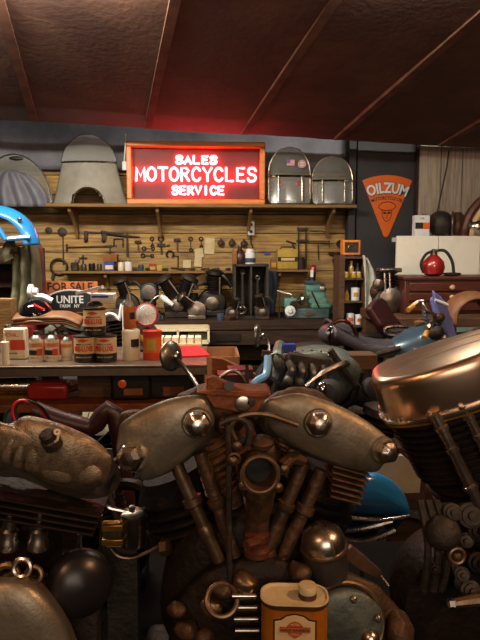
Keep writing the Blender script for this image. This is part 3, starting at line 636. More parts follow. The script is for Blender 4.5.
MB().lathe([(.022, 0), (.022, .06)], oc, (.08, 0, 1)).build('body', 'lblack', t); MB().lathe([(.0225, 0), (.0225, .03), (.014, .045), (.004, .05)], oc+V((.005, 0, .06)), (.08, 0, 1)).build('top', 'red', t); MB().box(oc+V((-.006, -.024, .05)), (.02, .002, .05)).build('label_patch', 'white', t)
o = ob(281, 4.12); t = T('breaker_bar', 'bright steel wrench propped against the lathe headstock', 'wrench', o)
MB().tube([at(277, 291, 4.1), at(284, 293, 4.1), at(291, 294.5, 4.1)], [.007, .008, .011]).build('shaft', 'chrome2', t); MB().cyl(at(291, 292, 4.1), at(291, 298, 4.1), .009).build('socket', 'chrome2', t); MB().bar(at(280, 292, 4.1), ob(279, 4.1)+V((0, 0, .001)), .008, .008).build('rest', 'iron', t)
# ------------------------------------------------------------------ engine pieces on the bench
def small_engine(name, label, o, s, cyl=(0,), m='iron', fm='fin', group=None, cat='engine', rz=0, pipe=True):
    t = T(name, label, cat, o, rz, group)
    MB().lathe([(.06*s, -.05*s), (.1*s, -.04*s), (.11*s, 0), (.1*s, .04*s), (.06*s, .05*s)], (0, 0, .1*s), (0, 1, 0), 24).build('crankcase', m, t, local=True)
    MB().box((0, 0, .025*s), (.2*s, .12*s, .05*s)).build('base', m, t, local=True, bevel=.01*s)
    for a in cyl:
        q = Matrix.Translation((0, 0, .1*s)) @ rotm('Y', a) @ Matrix.Translation((0, 0, .07*s))
        MB().lathe(finprof(.045*s, .068*s, .13*s, 8), n=20).xf(q).build('cylinder', fm, t, local=True)
        MB().lathe([(.055*s, 0), (.07*s, .01*s), (.07*s, .035*s), (.045*s, .05*s), (.02*s, .055*s)], n=20).xf(q @ Matrix.Translation((0, 0, .13*s))).build('cylinder_head', m, t, local=True)
        MB().cyl((.05*s, -.06*s, 0), (.04*s, -.06*s, .13*s), .009*s).xf(q).build('pushrod_tube', 'steel', t, local=True)
    MB().lathe([(.04*s, 0), (.05*s, .01*s), (.05*s, .02*s), (.015*s, .03*s)], (0, -.05*s, .1*s), (0, -1, 0)).build('side_cover', 'steel', t, local=True)
    if pipe: MB().tube(smooth([(.03*s, 0, .3*s), (.09*s, -.03*s, .3*s), (.15*s, -.03*s, .22*s)], 4), .018*s).build('inlet_pipe', m, t, local=True)
    return t
o = ob(150, 4.25); t = T('bench_grinder', 'blue-grey round motor standing on the bench behind the bent lamp arm', 'motor', o)
MB().box(o+V((0, 0, .02)), (.14, .12, .04)).build('base', 'iron', t, bevel=.006); MB().lathe([(.03, 0), (.05, .06), (.03, .1)], o+V((0, 0, .04))).build('stand', 'iron', t)
MB().lathe([(.04, 0), (.065, .02), (.068, .08), (.06, .11), (.02, .13)], o+V((0, 0, .11))).build('housing', 'slate', t); MB().lathe([(.02, 0), (.05, .0), (.05, .012), (.02, .016)], o+V((0, -.06, .18)), (0, -1, 0)).build('wheel', 'steel', t)
small_engine('engine_block', 'dark engine with slanted finned barrels in the middle of the bench', ob(178, 4.2), .9, (-30, 25), group=None)
small_engine('engine_block', 'dark single engine block on the bench just left of the wooden crate', ob(212, 4.3), .95, (6,), m='black')
small_engine('small_engine_block', 'low grey finned engine part lying at the front of the bench', ob(197, 4.08), .62, (-50,), m='steel', pipe=False)
t = T('bench_vise', 'brown bench vise with a tilted jaw standing behind the engines', 'vise', ob(193, 4.35))
o = ob(193, 4.38); MB().lathe([(.07, 0), (.06, .03), (.035, .08), (.04, .16)], o).build('base', 'iron', t); MB().bar(o+V((-.08, -.02, .2)), o+V((.1, 0, .27)), .07, .07).build('body', 'brownmetal', t, bevel=.01)
MB().cyl(o+V((-.08, -.02, .2)), o+V((-.14, -.03, .18)), .014).build('screw', 'steel', t); MB().box(o+V((.1, 0, .31)), (.02, .08, .06)).build('jaw', 'brownmetal', t); MB().cyl(o+V((-.13, -.08, .18)), o+V((-.13, .04, .18)), .006).build('handle', 'steel', t)
small_engine('gearbox', 'dark gearbox at the left end of the visible bench behind the cans', ob(128, 4.3), .8, (-15,), m='iron', cat='gearbox')
small_engine('carburettor_body', 'small dark carburettor at the foot of the crate', ob(232, 4.05), .45, (20,), m='iron', cat='carburettor')
small_engine('pump_body', 'small dark pump standing right in front of the crate', ob(262, 4.05), .5, (-10,), m='iron', cat='pump')
for i, (x, y, l) in enumerate(((157, 4.0, 'small pale blue cup at the front edge of the bench, left'), (220.5, 4.0, 'small pale blue cup at the front edge of the bench, near the crate'))):
    o = ob(x, y); t = T('small_cup', l, 'cup', o, 0, 'cups on the bench edge'); MB().lathe([(.024, 0), (.027, .045), (.024, .045), (.02, .006)], o).build('body', 'slate', t); MB().tor(o+V((.027, 0, .022)), (0, 1, 0), .011, .003, 14, 6).build('handle', 'slate', t)
o = ob(229, 4.02); one('wicker_tray', MB().lathe([(.035, 0), (.05, .025), (.045, .025), (.033, .005)], o, sx=1.4), 'tan', 'low brown dish beside the blue cup on the bench', 'dish')
# bent lamp arm with white cloth (162..180, 290..300)
t = T('bench_lamp', 'jointed work lamp with a thin bent arm and pale head above the bench', 'lamp', ob(140, 4.05))
MB().lathe([(.05, 0), (.05, .015), (.01, .02)], ob(140, 4.05)).build('base', 'black', t)
MB().tube([ob(140, 4.05)+V((0, 0, .01)), at(146, 310, 4.05), at(152, 300, 4.05), at(158, 296, 4.05), at(162, 297, 4.05)], .006, 6).build('arm', 'chrome2', t)
MB().tube([at(161, 296, 4.05), at(165, 299, 4.04), at(173, 305, 4.03)], [.014, .02, .012]).build('head', 'white', t)
# white low open cabinet under the bench front
x0 = xz(152, Zb-.1, 3.8); x1 = xz(208.5, Zb-.1, 3.8); zt_ = at(180, 327.5, 3.8).z; zb_ = at(180, 339.5, 3.8).z
t = T('white_cubby', 'low white two-bay shelf box standing in front of the bench', 'cabinet', ((x0+x1)/2, 3.78, zb_-.42))
for c, d in ((((x0+x1)/2, 3.78, zt_), (x1-x0, .24, .014)), (((x0+x1)/2, 3.78, zb_), (x1-x0, .24, .02)), ((x0, 3.78, (zt_+zb_)/2), (.014, .24, zt_-zb_)), ((x1, 3.78, (zt_+zb_)/2), (.014, .24, zt_-zb_)), ((xz(179, Zb-.1, 3.8), 3.78, (zt_+zb_)/2), (.012, .24, zt_-zb_))): MB().box(c, d).build('panel', 'cream', t)
MB().box(((x0+x1)/2, 3.8, zb_/2), (x1-x0-.04, .2, zb_)).build('base_cabinet', 'darkwood', t)
MB().box(((x0+x1)/2, 3.89, (zt_+zb_)/2), (x1-x0-.02, .01, zt_-zb_)).build('back_panel', 'black', t)
one('grey_radio', MB().box((xz(168, Zb-.1, 3.75), 3.76, zb_+.035), (.1, .1, .05)), 'slate', 'grey box inside the left bay of the white cubby', 'box', bevel=.004)
one('green_radio', MB().box((xz(198, Zb-.1, 3.75), 3.76, zb_+.033), (.12, .1, .045)), 'greyengine', 'green-grey box inside the right bay of the white cubby', 'box', bevel=.004)
# ================================================================== left: coat rack, fender, signs
RY = 3.5
# tall rack with rounded top, coat hanging on it
t = T('garment_rack', 'rounded dark frame with dim shelves behind the hanging olive coat', 'rack', (at(10, 300, RY+.1).x, RY+.1, 0))
xr = at(39, 260, RY+.1).x; xl = -2.3; zr = at(20, 243, RY+.1).z
MB().tube(smooth([(xr, RY+.1, 0), (xr, RY+.1, zr-.14), (xr-.02, RY+.1, zr-.04), (xr-.08, RY+.1, zr), (xr-.5, RY+.1, zr), (xl, RY+.1, zr)], 5), .02).build('frame', 'oldwood', t)
for y in (262, 285, 312): z = at(10, y, RY+.2).z; MB().box(((xl+xr)/2-.02, RY+.25, z), (xr-xl-.1, .25, .02)).build('shelf', 'oldwood', t)
MB().box(((xl+xr)/2-.03, RY+.41, zr/2), (xr-xl-.04, .02, zr-.05)).build('back_panel', 'darkwood', t)
MB().box((xl+.02, RY+.25, zr/2), (.03, .3, zr)).build('side_panel', 'darkwood', t)
# coat
cx0 = at(8, 280, RY).x; cx1 = at(37, 280, RY).x; cz = at(20, 245, RY).z; cz0 = at(20, 320, RY).z
def coatf(u, v):
    sh_ = min(1, .55+v*1.6) if u < .5 else 1
    x = cx0+(cx1-cx0)*u; fold = .035*math.sin(u*19+1.5*math.sin(v*3))*(.4+v)+.02*noise.noise(V((u*5, v*6, 0)))
    return (x+.02*math.sin(v*4), RY+fold-.03*math.sin(PI*u), cz-(cz-cz0)*v+.015*math.sin(u*9)*(1-v))
t = T('work_coat', 'crumpled olive work coat hanging from the rounded rack', 'coat', ((cx0+cx1)/2, RY, cz0))
MB().grid(coatf, 50, 40).build('coat_body', 'coat', t, solid=.012)
ex = at(38.5, 280, RY).x
MB().grid(lambda u, v: (cx1-.03+.05*u+.05*v*.4, RY+.045+.01*math.sin(u*9), cz-.005-(cz-cz0)*.9*v), 10, 20).build('maroon_lining', 'coatred', t, solid=.01)
sl = smooth([at(16, 247, RY-.05), at(9, 248, RY-.07), at(6, 254, RY-.08), at(9, 260, RY-.07)], 5); MB().tube(sl, [.035]*5+[.028]*(len(sl)-5)).warp(.015, 14).build('bunched_sleeve', 'coat', t)
# blue fender arch with struts
FY = 3.3
fc0 = at(-2, 246, FY); R = (at(43, 246, FY).x-fc0.x)
t = T('motorcycle_fender', 'bright blue curved mudguard with thin stays resting on the rounded rack', 'fender', at(20, 243, FY))
def fen(u, v):
    a = math.radians(150-148*u); b = (v-.5)*2; r = R-.062*abs(b)**2.2-.02*u
    return (fc0.x+r*math.cos(a)*1.0, FY+.075*b, fc0.z+r*.98*math.sin(a)*.95)
MB().grid(fen, 40, 12).build('mudguard', 'blue', t, solid=.006)
pa = lambda x, y, d=0: at(x, y, FY-.07+d)
MB().tube([pa(-6, 222), pa(2, 234), pa(6, 240)], .014).build('stay', 'blue', t); MB().tube([pa(8, 239), pa(30, 237)], .013).build('stay', 'blue', t); MB().sph(pa(19.5, 219), .012).build('bolt', 'steel', t)
# FOR SALE sign, standing on the bench behind
SY2 = 4.02; a = at(43, 308, SY2); z1 = at(60, 281.5, SY2).z; x1 = at(98, 300, SY2).x
t = T('for_sale_sign', 'worn orange sign with black stencil words FOR SALE behind the cans', 'sign', ((a.x+x1)/2, SY2, a.z))
MB().box(((a.x+x1)/2, SY2, (a.z+z1)/2), (x1-a.x, .01, z1-a.z)).build('board', 'signorange', t, bevel=.004)
txt('lettering', 'FOR SALE', 'lblack', t, at(70, 286.5, SY2-.008), (at(92, 290, SY2).x-at(47, 290, SY2).x), .055, bold=.025)
MB().box(((a.x+x1)/2, SY2+.02, (Zb+a.z)/2+.03), (.06, .02, a.z-Zb+.06)).build('prop', 'darkwood', t)
SY3 = 3.98
t = T('arched_sign', 'black arched sign with white letters UNITE in front of the FOR SALE board', 'sign', at(72, 308, SY3))
P = smooth([at(46, 299, SY3), at(52, 294, SY3), at(64, 290.5, SY3), at(78, 290.5, SY3), at(90, 293.5, SY3), at(98, 299, SY3)], 4); P = P+[at(98, 312, SY3), at(46, 312, SY3)]
MB().ext(P, (0, .01, 0)).build('board', 'lblack', t, sm=False)
P2 = smooth([at(46, 299, SY3), at(52, 294, SY3), at(64, 290.5, SY3), at(78, 290.5, SY3), at(90, 293.5, SY3), at(98, 299, SY3)], 4); MB().tube(P2, .006, 6).build('white_edge', 'white', t)
txt('lettering', 'UNITE', 'white', t, at(70, 299.5, SY3-.004), at(81, 300, SY3).x-at(54, 300, SY3).x, .05, bold=.02, th=.002)
txt('small_lettering', 'FARM   NY', 'white', t, at(70, 306, SY3-.004), at(78, 300, SY3).x-at(58, 300, SY3).x, .022, bold=.01, th=.002)
# ================================================================== metal shelf unit with the cans
CY = 2.3
Zc = atz(100, 365, 1).z; Zc = at(100, 359.5, CY).z
fx = lambda p, Y=2.14: xz(p, Zc, Y)
x0 = -1.75; x1 = fx(207); yf = 2.17; yb = 2.62
t = T('metal_shelf_unit', 'two-level metal shelf table carrying the row of oil cans', 'shelf', ((x0+x1)/2, (yf+yb)/2, 0))
MB().box(((x0+x1)/2, (yf+yb)/2, Zc-.006), (x1-x0, yb-yf, .012)).build('top_sheet', 'sheetmetal', t, bevel=.002)
MB().box(((x0+x1)/2, yf+.004, Zc-.022), (x1-x0, .008, .034)).build('front_lip', 'sheetmetal', t, bevel=.002)
Zl = at(100, 401, 2.2).z
MB().box(((x0+x1)/2, (yf+yb)/2, Zl-.02), (x1-x0-.02, yb-yf-.01, .03)).build('lower_shelf', 'rust', t, bevel=.003)
for x in (x0+.03, x1-.03):
    for y in (yf+.03, yb-.03): MB().box((x, y, (Zc-.012)/2), (.035, .035, Zc-.012)).build('leg', 'iron', t)
def oc_(x, Y): return V((xz(x, Zc, Y), Y, Zc))
def cone_can(x, Y, r, h, label, seed=0, yaw=0, group='cone-top cans in a row'):
    o = oc_(x, Y); t = T('cone_top_can', label, 'can', o, 0, group)
    MB().lathe([(r*.97, 0), (r, .002), (r, h*.7), (r*.97, h*.705)], o, n=28).build('body', 'labelw', t)
    MB().lathe([(r, 0), (r*.96, h*.02), (r*.5, h*.13), (r*.38, h*.15), (r*.38, h*.19)], o+V((0, 0, h*.7)), n=24).build('cone_top', 'steel', t)
    MB().lathe([(r*.44, 0), (r*.46, h*.08), (r*.4, h*.1)], o+V((0, 0, h*.885)), n=16).build('cap', 'iron', t)
    def patch(name, a0, a1, z0, z1, m):
        MB().grid(lambda u, v: (o.x+(r+.0008)*math.sin(a0+(a1-a0)*u), o.y-(r+.0008)*math.cos(a0+(a1-a0)*u), o.z+h*(z0+(z1-z0)*v)), 12, 1).build(name, m, t)
    patch('orange_band', -1.3, 1.3, .47, .60, 'labelo'); patch('black_square', -1.15+yaw, .3+yaw, .22, .38, 'lblack'); patch('red_square', .3+yaw, 1.1+yaw, .2, .42, 'lred')
    txt('small_lettering', 'MOTOR OIL', 'lblack', t, o+V((0, -r, h*.13)), r*1.2, h*.035, wrap=r, th=.001)
    return t
M['labelo'] = mat('label_orange_print', '#c0814a', '#b8693a', .5, scale=50)
def paint_can(x, Y, r, h, label, z=None, rz=0, group='stacked lacquer cans'):
    o = oc_(x, Y) if z is None else V((xz(x, z, Y), Y, z)); t = T('paint_can', label, 'can', o, 0, group)
    MB().lathe([(r*.98, 0), (r, .002), (r, .003)], o, n=32).build('base_rim', 'iron', t)
    MB().lathe([(r*.985, 0), (r*.985, h*.32)], o+V((0, 0, .003)), n=32).build('dark_band', 'lblack', t)
    MB().lathe([(r*.99, 0), (r*.99, h*.6)], o+V((0, 0, h*.33)), n=32).build('label_band', 'label', t)
    MB().lathe([(r*.99, 0), (r*1.03, .002), (r*1.03, .006), (r*.9, .007), (r*.86, .004)], o+V((0, 0, h*.93)), n=32).build('lid', 'iron', t)
    W = Matrix.Rotation(rz, 4, 'Z')
    c = o+V((0, -r, 0)); f = lambda s, w_, hh, z_, m, n_='lettering', b=.01: txt(n_, s, m, t, c+V((0, 0, h*z_)), w_*r, hh*h, wrap=r, th=.0012, bold=b)
    f('PRE-LUXE', 1.75, .2, .52, 'lred', b=.03); f('FAMOUS LACQUERS', 1.4, .05, .68, 'lblack', 'small_lettering'); f('AUTO FINISH', 1.5, .05, .2, 'label', 'small_lettering')
    q = MB(); cz_ = o.z+h*.83
    D = [(-.55, 0), (0, .07), (.55, 0), (0, -.07)]
    q.ext([V((o.x+(r+.001)*math.sin(a), o.y-(r+.001)*math.cos(a), cz_+b*h)) for a, b in D], (0, -.001, 0)).build('diamond_mark', 'lred', t)
    return t
cr_ = .0415; ch_ = .1
paint_can(85.5, 2.27, cr_, ch_, 'cream and black lacquer can, bottom left of the stack of three')
paint_can(106, 2.27, cr_, ch_, 'cream and black lacquer can, bottom right of the stack of three')
paint_can(95, 2.27, cr_, ch_, 'cream and black lacquer can on top of the stack of three', z=Zc+ch_+.002)
# stuff on the top can
zt2 = Zc+2*ch_+.01
o = V((xz(95, zt2, 2.27), 2.27, zt2)); t = T('cap_jar', 'small domed grey jar on the topmost lacquer can', 'jar', o)
MB().lathe([(.03, 0), (.031, .006), (.022, .014), (.01, .018)], o).build('body', 'steel', t)
t = T('blue_label_box', 'pale blue printed box balanced above the topmost can', 'box', V((o.x+.03, 2.27, zt2+.018)))
MB().box(V((o.x+.032, 2.27, zt2+.0325)), (.085, .06, .027)).build('body', 'white', t, bevel=.002); MB().box(V((o.x+.025, 2.239, zt2+.036)), (.06, .002, .008)).build('blue_print', 'bluetin', t)
o2 = V((o.x-.0, 2.24, zt2+.055)); one('paper_slip', MB().bar(o2+V((-.06, 0, -.006)), o2+V((.035, 0, .016)), .04, .011), 'white', 'white slip of card tilted on the pale blue box', 'paper')
# cone tops
cone_can(37, 2.28, .026, .118, 'left cone-top can with a black square, beside the big flat can')
cone_can(52.5, 2.28, .026, .118, 'second cone-top can with a black square, right of the first')
cone_can(67, 2.3, .021, .105, 'plain-looking third cone-top can between the black-square cans and the stack', yaw=-2)
one('small_tube_can', MB().lathe([(.0145, 0), (.0145, .085), (.005, .089), (.003, .12)], oc_(5.5, 2.2), n=20), 'labelw', 'slim pale spout can at the far left of the shelf', 'can')
o = oc_(17, 2.34); t = T('flat_oil_can', 'large flat cream can with a red square at the left of the shelf', 'can', o)
hh = at(17, 329, 2.3).z-Zc
MB().box(o+V((0, 0, hh/2)), (.082, .05, hh)).build('body', 'labelw', t, bevel=.006); MB().box(o+V((.012, -.0255, hh*.47)), (.055, .0016, hh*.33)).build('red_square', 'lred', t)
MB().lathe([(.012, 0), (.012, .012), (.009, .014)], o+V((-.03, 0, hh))).build('cap', 'steel', t); txt('small_lettering', 'OIL', 'lred', t, o+V((-.008, -.026, hh*.8)), .05, .014, bold=.01); txt('small_lettering', 'MOTOR', 'lblack', t, o+V((-.005, -.026, hh*.2)), .03, .006)
one('orange_tin', MB().box(oc_(29, 2.42)+V((0, 0, .06)), (.06, .05, .12)), 'red', 'dull red tin half hidden behind the left cone-top can', 'tin')
# tall stack at 133
o = oc_(131.5, 2.3); r = .034; h1 = .11; t = T('round_can', 'tall white can with a black square, right of the stacked cream and black cans', 'can', o)
MB().lathe([(r, 0), (r, h1), (r*.9, h1+.006), (r*.6, h1+.01)], o, n=28).build('body', 'labelw', t)
MB().grid(lambda u, v: (o.x+(r+.001)*math.sin(.1+1.0*u), o.y-(r+.001)*math.cos(.1+1.0*u), o.z+.052+.03*v), 8, 1).build('black_square', 'lblack', t)
txt('small_lettering', 'SPECIAL', 'bluetin', t, o+V((.02, -r*.83, .05)), .02, .006, X=(.85, .5, 0))
o = o+V((0, 0, h1+.011)); o.x -= .004; r = .024; t = T('cone_top_can', 'orange-brown can standing on top of the tall white can', 'can', o)
MB().lathe([(r, 0), (r, .085)], o, n=26).build('body', 'signorange', t); MB().lathe([(r, 0), (r*.9, .01), (r*.45, .03), (r*.4, .045)], o+V((0, 0, .085)), n=24).build('cone_top', 'steel', t)
MB().grid(lambda u, v: (o.x+(r+.001)*math.sin(.1+.9*u), o.y-(r+.001)*math.cos(.1+.9*u), o.z+.036+.026*v), 8, 1).build('black_square', 'lblack', t)
o = oc_(152.5, 2.3); r = .036; t = T('grease_can', 'orange and red tin at the right end of the row of cans', 'can', o)
MB().lathe([(r, 0), (r, .028)], o, n=30).build('red_base', 'lred', t); MB().lathe([(r*.99, 0), (r*.99, .06)], o+V((0, 0, .028)), n=30).build('orange_body', 'orange', t); MB().lathe([(r, 0), (r, .016), (r*1.03, .018), (r*1.03, .024), (r*.85, .025), (r*.85, .02)], o+V((0, 0, .088)), n=30).build('red_top', 'lred', t)
MB().grid(lambda u, v: (o.x+(r+.0006)*math.sin(-.5+u), o.y-(r+.0006)*math.cos(-.5+u), o.z+.036+.045*v), 8, 1).build('label_patch', 'yellow', t)
o = oc_(147, 2.5); t = T('tail_light', 'round chrome tail lamp with a red rim behind the cans', 'lamp', o)
MB().lathe([(.03, 0), (.04, .01), (.012, .02), (.01, .1)], o).build('stand', 'black', t); q = o+V((0, 0, .15)); MB().lathe([(.02, 0), (.045, .03), (.048, .045)], q+V((0, .04, 0)), (0, -1, .1)).build('shell', 'chrome2', t); MB().lathe([(.046, 0), (.04, .012), (.02, .022), (.002, .025)], q+V((0, -.004, .004)), (0, -1, .1)).build('lens', 'glassjar', t); MB().tor(q+V((0, -.004, .002)), (0, -1, .1), .046, .005).build('red_rim', 'red', t)
# helmet and leather seats behind the cans
o = V((at(38, 325, 2.45).x, 2.5, Zc)); zseat = at(40, 330, 2.5).z
t = T('leather_seat_pan', 'stack of curved brown leather saddle pieces behind the cone-top cans', 'saddle', V((at(55, 330, 2.5).x, 2.5, Zc)))
MB().box(V((at(48, 345, 2.5).x, 2.5, (Zc+zseat-.03)/2)), (.22, .16, zseat-.03-Zc)).build('support_box', 'lred', t, bevel=.004)
for i, (dy, m) in enumerate(((0, 'tan'), (7, 'oldwood'), (12, 'tan'))):
    def sf(u, v, dy=dy): x = 18+66*u; y = 319.5+dy*.55*(1-.5*u)+ (9*math.cos(u*PI*.9)*-1+6)*.35*(1-u)-4*math.sin(u*PI*.8)+16*max(0, u-.72)**1.4*2.4; p = at(x, y, 2.5); return (p.x, 2.42+.16*v, p.z+.02*math.sin(v*PI))
    MB().grid(sf, 30, 8).build('leather_piece', m, t, solid=.009)
zz0 = at(36, 318, 2.5).z
hc = at(36, 315, 2.5); t = T('helmet', 'glossy black helmet with a red stripe on the leather saddle pieces', 'helmet', V((hc.x, 2.5, zz0-.02)))
hr = .068
MB().sph(hc, (hr, hr*1.1, hr*.95), 28, 18).build('shell', 'gloss', t)
MB().grid(lambda u, v: (hc.x+.012+(hr*.9+.05*v*.55)*math.cos(PI*(.02+.96*u))*.95, hc.y-hr*(.55+.75*v*math.sin(PI*u)), hc.z-.035+hr*.55*math.sin(PI*(.02+.96*u))-.02*v), 20, 6).build('peak', 'tan', t, solid=.005)
MB().tube([hc+V((.012+.02*i, -hr*1.08+.003*i*i, .05-.012*i)) for i in range(3)], .005).build('red_stripe', 'brightred', t)
# white elbow fitting (grips)
t = T('white_pipe_fitting', 'white flanged pipe fitting sticking up behind the black helmet', 'pipe', at(40, 303, 2.86))
MB().lathe([(.01, 0), (.032, 0), (.032, .016), (.018, .02), (.018, .04)], at(29, 291, 2.86), (1, 0, -.1)).build('flange', 'white', t); MB().tube(smooth([at(30, 292, 2.86), at(36, 296, 2.86), at(44, 297, 2.86), at(52, 301, 2.86)], 4), .014).build('pipe', 'white', t); MB().tube([at(40, 300, 2.87), at(40, 318, 2.88), V((at(40, 318, 2.88).x, 2.88, .0))], .02).build('post', 'iron', t)
# carton at the far left
carton_z = Zc
one('wood_block', MB().box(V((xz(3, Zc+.1, 2.5), 2.52, Zc+.11)), (.08, .08, .22)), 'shelfwood', 'tan wooden block at the far left behind the flat can', 'box')
# black machine lumps behind stack
small_engine('engine_core', 'grey engine casting behind the stacked cream and black cans', V((at(62, 322, 3.0).x, 3.15, .715)), 1.0, (12, -30), m='greyengine', cat='engine')
small_engine('engine_core', 'dark engine casting behind the orange-brown can', V((at(122, 322, 3.0).x, 3.15, .715)), 1.15, (-10,), m='iron', cat='engine')
one('low_table', MB().box((at(90, 340, 3.2).x, 3.2, .69), (1.1, .55, .05)).box((at(90, 340, 3.2).x-.45, 3.2, .33), (.06, .4, .67)).box((at(90, 340, 3.2).x+.45, 3.2, .33), (.06, .4, .67)), 'darkwood', 'low dark table behind the oil cans holding engine castings', 'table')
# white tubes loops behind the cans (hoses)
one('white_tube', MB().tube(smooth([at(102, 318, 2.75), at(108, 314, 2.75), at(114, 315, 2.75), at(119, 320, 2.75), at(124, 322, 2.75), V((at(126, 330, 2.75).x, 2.75, .02))], 5), .008), 'white', 'white plastic tube arching between the cans', 'tube')
one('black_lever', MB().tube(smooth([at(136, 334, 2.55), at(142, 338, 2.5), at(147, 345, 2.45)], 5), .01), 'gold', 'thin amber lever leaning behind the round cans', 'lever')
# red sheet and boxes right of cans
ys = 2.45
rs0 = V((xz(180, Zc, ys), ys, Zc+.004)); one('red_folder', MB().box(rs0, (.2, .26, .006), Matrix.Rotation(.2, 3, 'Z')), 'brightred', 'bright red flat sheet lying right of the orange tin', 'folder')
t = T('photo_carton', 'long orange and cream carton of small packets behind the red sheet', 'carton', V((xz(181, Zc+.02, 2.9), 2.9, .4)))
z0 = at(180, 351, 2.9).z; z1_ = at(180, 340.5, 2.9).z; xa_, xb_ = at(158, 345, 2.9).x, at(202, 345, 2.9).x
MB().box(((xa_+xb_)/2, 2.845, z0/2), (xb_-xa_, .14, z0)).build('carton_body', 'signorange', t)
MB().box(((xa_+xb_)/2, 2.845, (z0+z1_)/2), (xb_-xa_, .14, z1_-z0)).build('pale_band', 'label', t)
for i in range(6): x_ = xa_+(xb_-xa_)*(i+.5)/6; MB().box((x_, 2.845, z1_+.012), ((xb_-xa_)/6*.8, .1, .03)).build('packet', 'labelw', t)
# cardboard box and red-brown panel (200..240, 350..390)
def opbox(name, label, pxs, Y, m, depth, zb, cat='box'):
    xa_, xb_ = pxs[0].x, pxs[1].x; z1 = pxs[0].z
    t = T(name, label, cat, ((xa_+xb_)/2, Y+depth/2, zb)); w_ = xb_-xa_
    for c, d in (((xa_, Y+depth/2, (z1+zb)/2), (.012, depth, z1-zb)), ((xb_, Y+depth/2, (z1+zb)/2), (.012, depth, z1-zb)), (((xa_+xb_)/2, Y, (z1+zb)/2), (w_, .012, z1-zb)), (((xa_+xb_)/2, Y+depth, (z1+zb)/2), (w_, .012, z1-zb))): MB().box(c, d).build('side_panel', m, t)
    MB().box(((xa_+xb_)/2, Y+depth/2, zb+.006), (w_-.02, depth-.02, .012)).build('bottom_panel', m, t)
    return t
opbox('open_carton', 'open brown cardboard box in the middle distance, right of the red sheet', (at(203, 357, 2.7), at(238.5, 357, 2.7)), 2.7, 'card', .3, .45)
one('carton_stand', MB().box((at(221, 380, 2.85).x, 2.85, .225), (.16, .3, .45)), 'darkwood', 'dark stand below the open cardboard box', 'stand')
Yr = 2.0
one('red_brown_panel', MB().ext([at(212, 358, Yr), at(222, 359, Yr), at(256, 375, Yr), at(256, 470, Yr), at(212, 470, Yr)], (0, .04, 0)), 'rust', 'red-brown sloping metal panel standing in front of the open carton', 'panel')
one('tray_of_parts', MB().box(at(232, 378, 1.85), (.09, .08, .035)).box(at(240, 372, 1.9), (.08, .08, .03)), 'maroon', 'small dark red boxes stacked behind the rusty bracket', 'box')
one('grey_arch_cable', MB().tube(smooth([at(210, 389, 1.7), at(222, 376, 1.7), at(232, 371, 1.7), at(240, 374, 1.7), at(246, 384, 1.7), at(247, 392, 1.7), V((at(247, 392, 1.7).x, 1.7, .01))], 5), .005), 'steel', 'grey cable arching over behind the rusty bracket', 'cable')
# mirror at (172,356)
def mirror(label, c, r, n, pts, rr=.006, back='steel'):
    t = T('rear_view_mirror', label, 'mirror', pts[-1])
    n = V(n).normalized(); MB().lathe([(r*.98, 0), (r, .004), (r*.96, .008), (r*.7, .014), (r*.3, .019), (.004, .021)], c, n, 32).build('mirror_back', back, t)
    MB().lathe([(.01, 0), (.012, .01), (.008, .014)], c+n*.018, n).build('pivot', 'chrome2', t)
    MB().tube(smooth(pts, 5), rr).build('stem', 'steel', t); return t
c = at(170, 356, 1.62)
mirror('round mirror with dull metal back beside the orange tin', c, .042, (.75, -.6, .1), [c+V((.015, -.012, 0)), at(178, 360, 1.6), at(188, 372, 1.57), at(198, 387, 1.5), at(201, 398, 1.45), at(201, 430, 1.4)], .0055)
# items on the lower shelf
def lowz(x, Y=2.3): return V((xz(x, Zl-.005, Y), Y, Zl-.005))
o = lowz(15, 2.3); t = T('chrome_silencer', 'dull chrome cylinder lying at the left of the lower shelf', 'exhaust', o)
MB().lathe([(.018, 0), (.032, .006), (.032, .2), (.028, .215), (.012, .22)], o+V((-.13, 0, .042)), (1, .05, 0)).build('barrel', 'chrome2', t); MB().box(o+V((-.02, 0, .006)), (.18, .06, .012)).build('cradle', 'gold', t)
o = lowz(50, 2.28); t = T('red_valve_cover', 'ribbed dark red metal cover on the lower shelf', 'cover', o)
MB().box(o+V((0, 0, .03)), (.15, .09, .06)).build('body', 'red', t, bevel=.012)
for i in range(5): MB().bar(o+V((-.06, -.03+.015*i, .062)), o+V((.06, -.03+.015*i, .062)), .006, .008).build('rib', 'red', t)
o = lowz(53, 2.45); one('clear_bag', MB().box(o+V((0, 0, .07)), (.07, .06, .14)), 'slate', 'small blue-grey packet standing behind the red cover', 'packet')
o = lowz(76, 2.3); t = T('pincer_tool', 'dark pincers leaning on the lower shelf right of the red cover', 'pliers', o)
MB().bar(o+V((-.04, 0, .012)), o+V((.06, .02, .075)), .02, .014).build('handle', 'iron', t); MB().bar(o+V((-.03, -.02, .012)), o+V((.04, 0, .03)), .05, .018).build('jaw', 'iron', t)
o = lowz(104, 2.35); one('wood_box', MB().box(o+V((0, 0, .066)), (.17, .16, .13)), 'oldwood', 'brown wooden box on the lower shelf left of the black lamp box', 'box', bevel=.003)
o = lowz(133, 2.28); t = T('black_meter_box', 'black box with a round dial and orange plate on the lower shelf', 'instrument', o)
MB().box(o+V((0, 0, .064)), (.15, .13, .126)).build('case', 'black', t, bevel=.012); MB().lathe([(.016, 0), (.016, .004), (.01, .006)], o+V((-.03, -.066, .066)), (0, -1, 0)).build('dial', 'orange', t); MB().box(o+V((.01, -.067, .035)), (.07, .004, .025)).build('plate', 'card', t); MB().lathe([(.018, 0), (.022, .006), (.01, .014)], o+V((-.03, 0, .128))).build('lens', 'chrome', t)
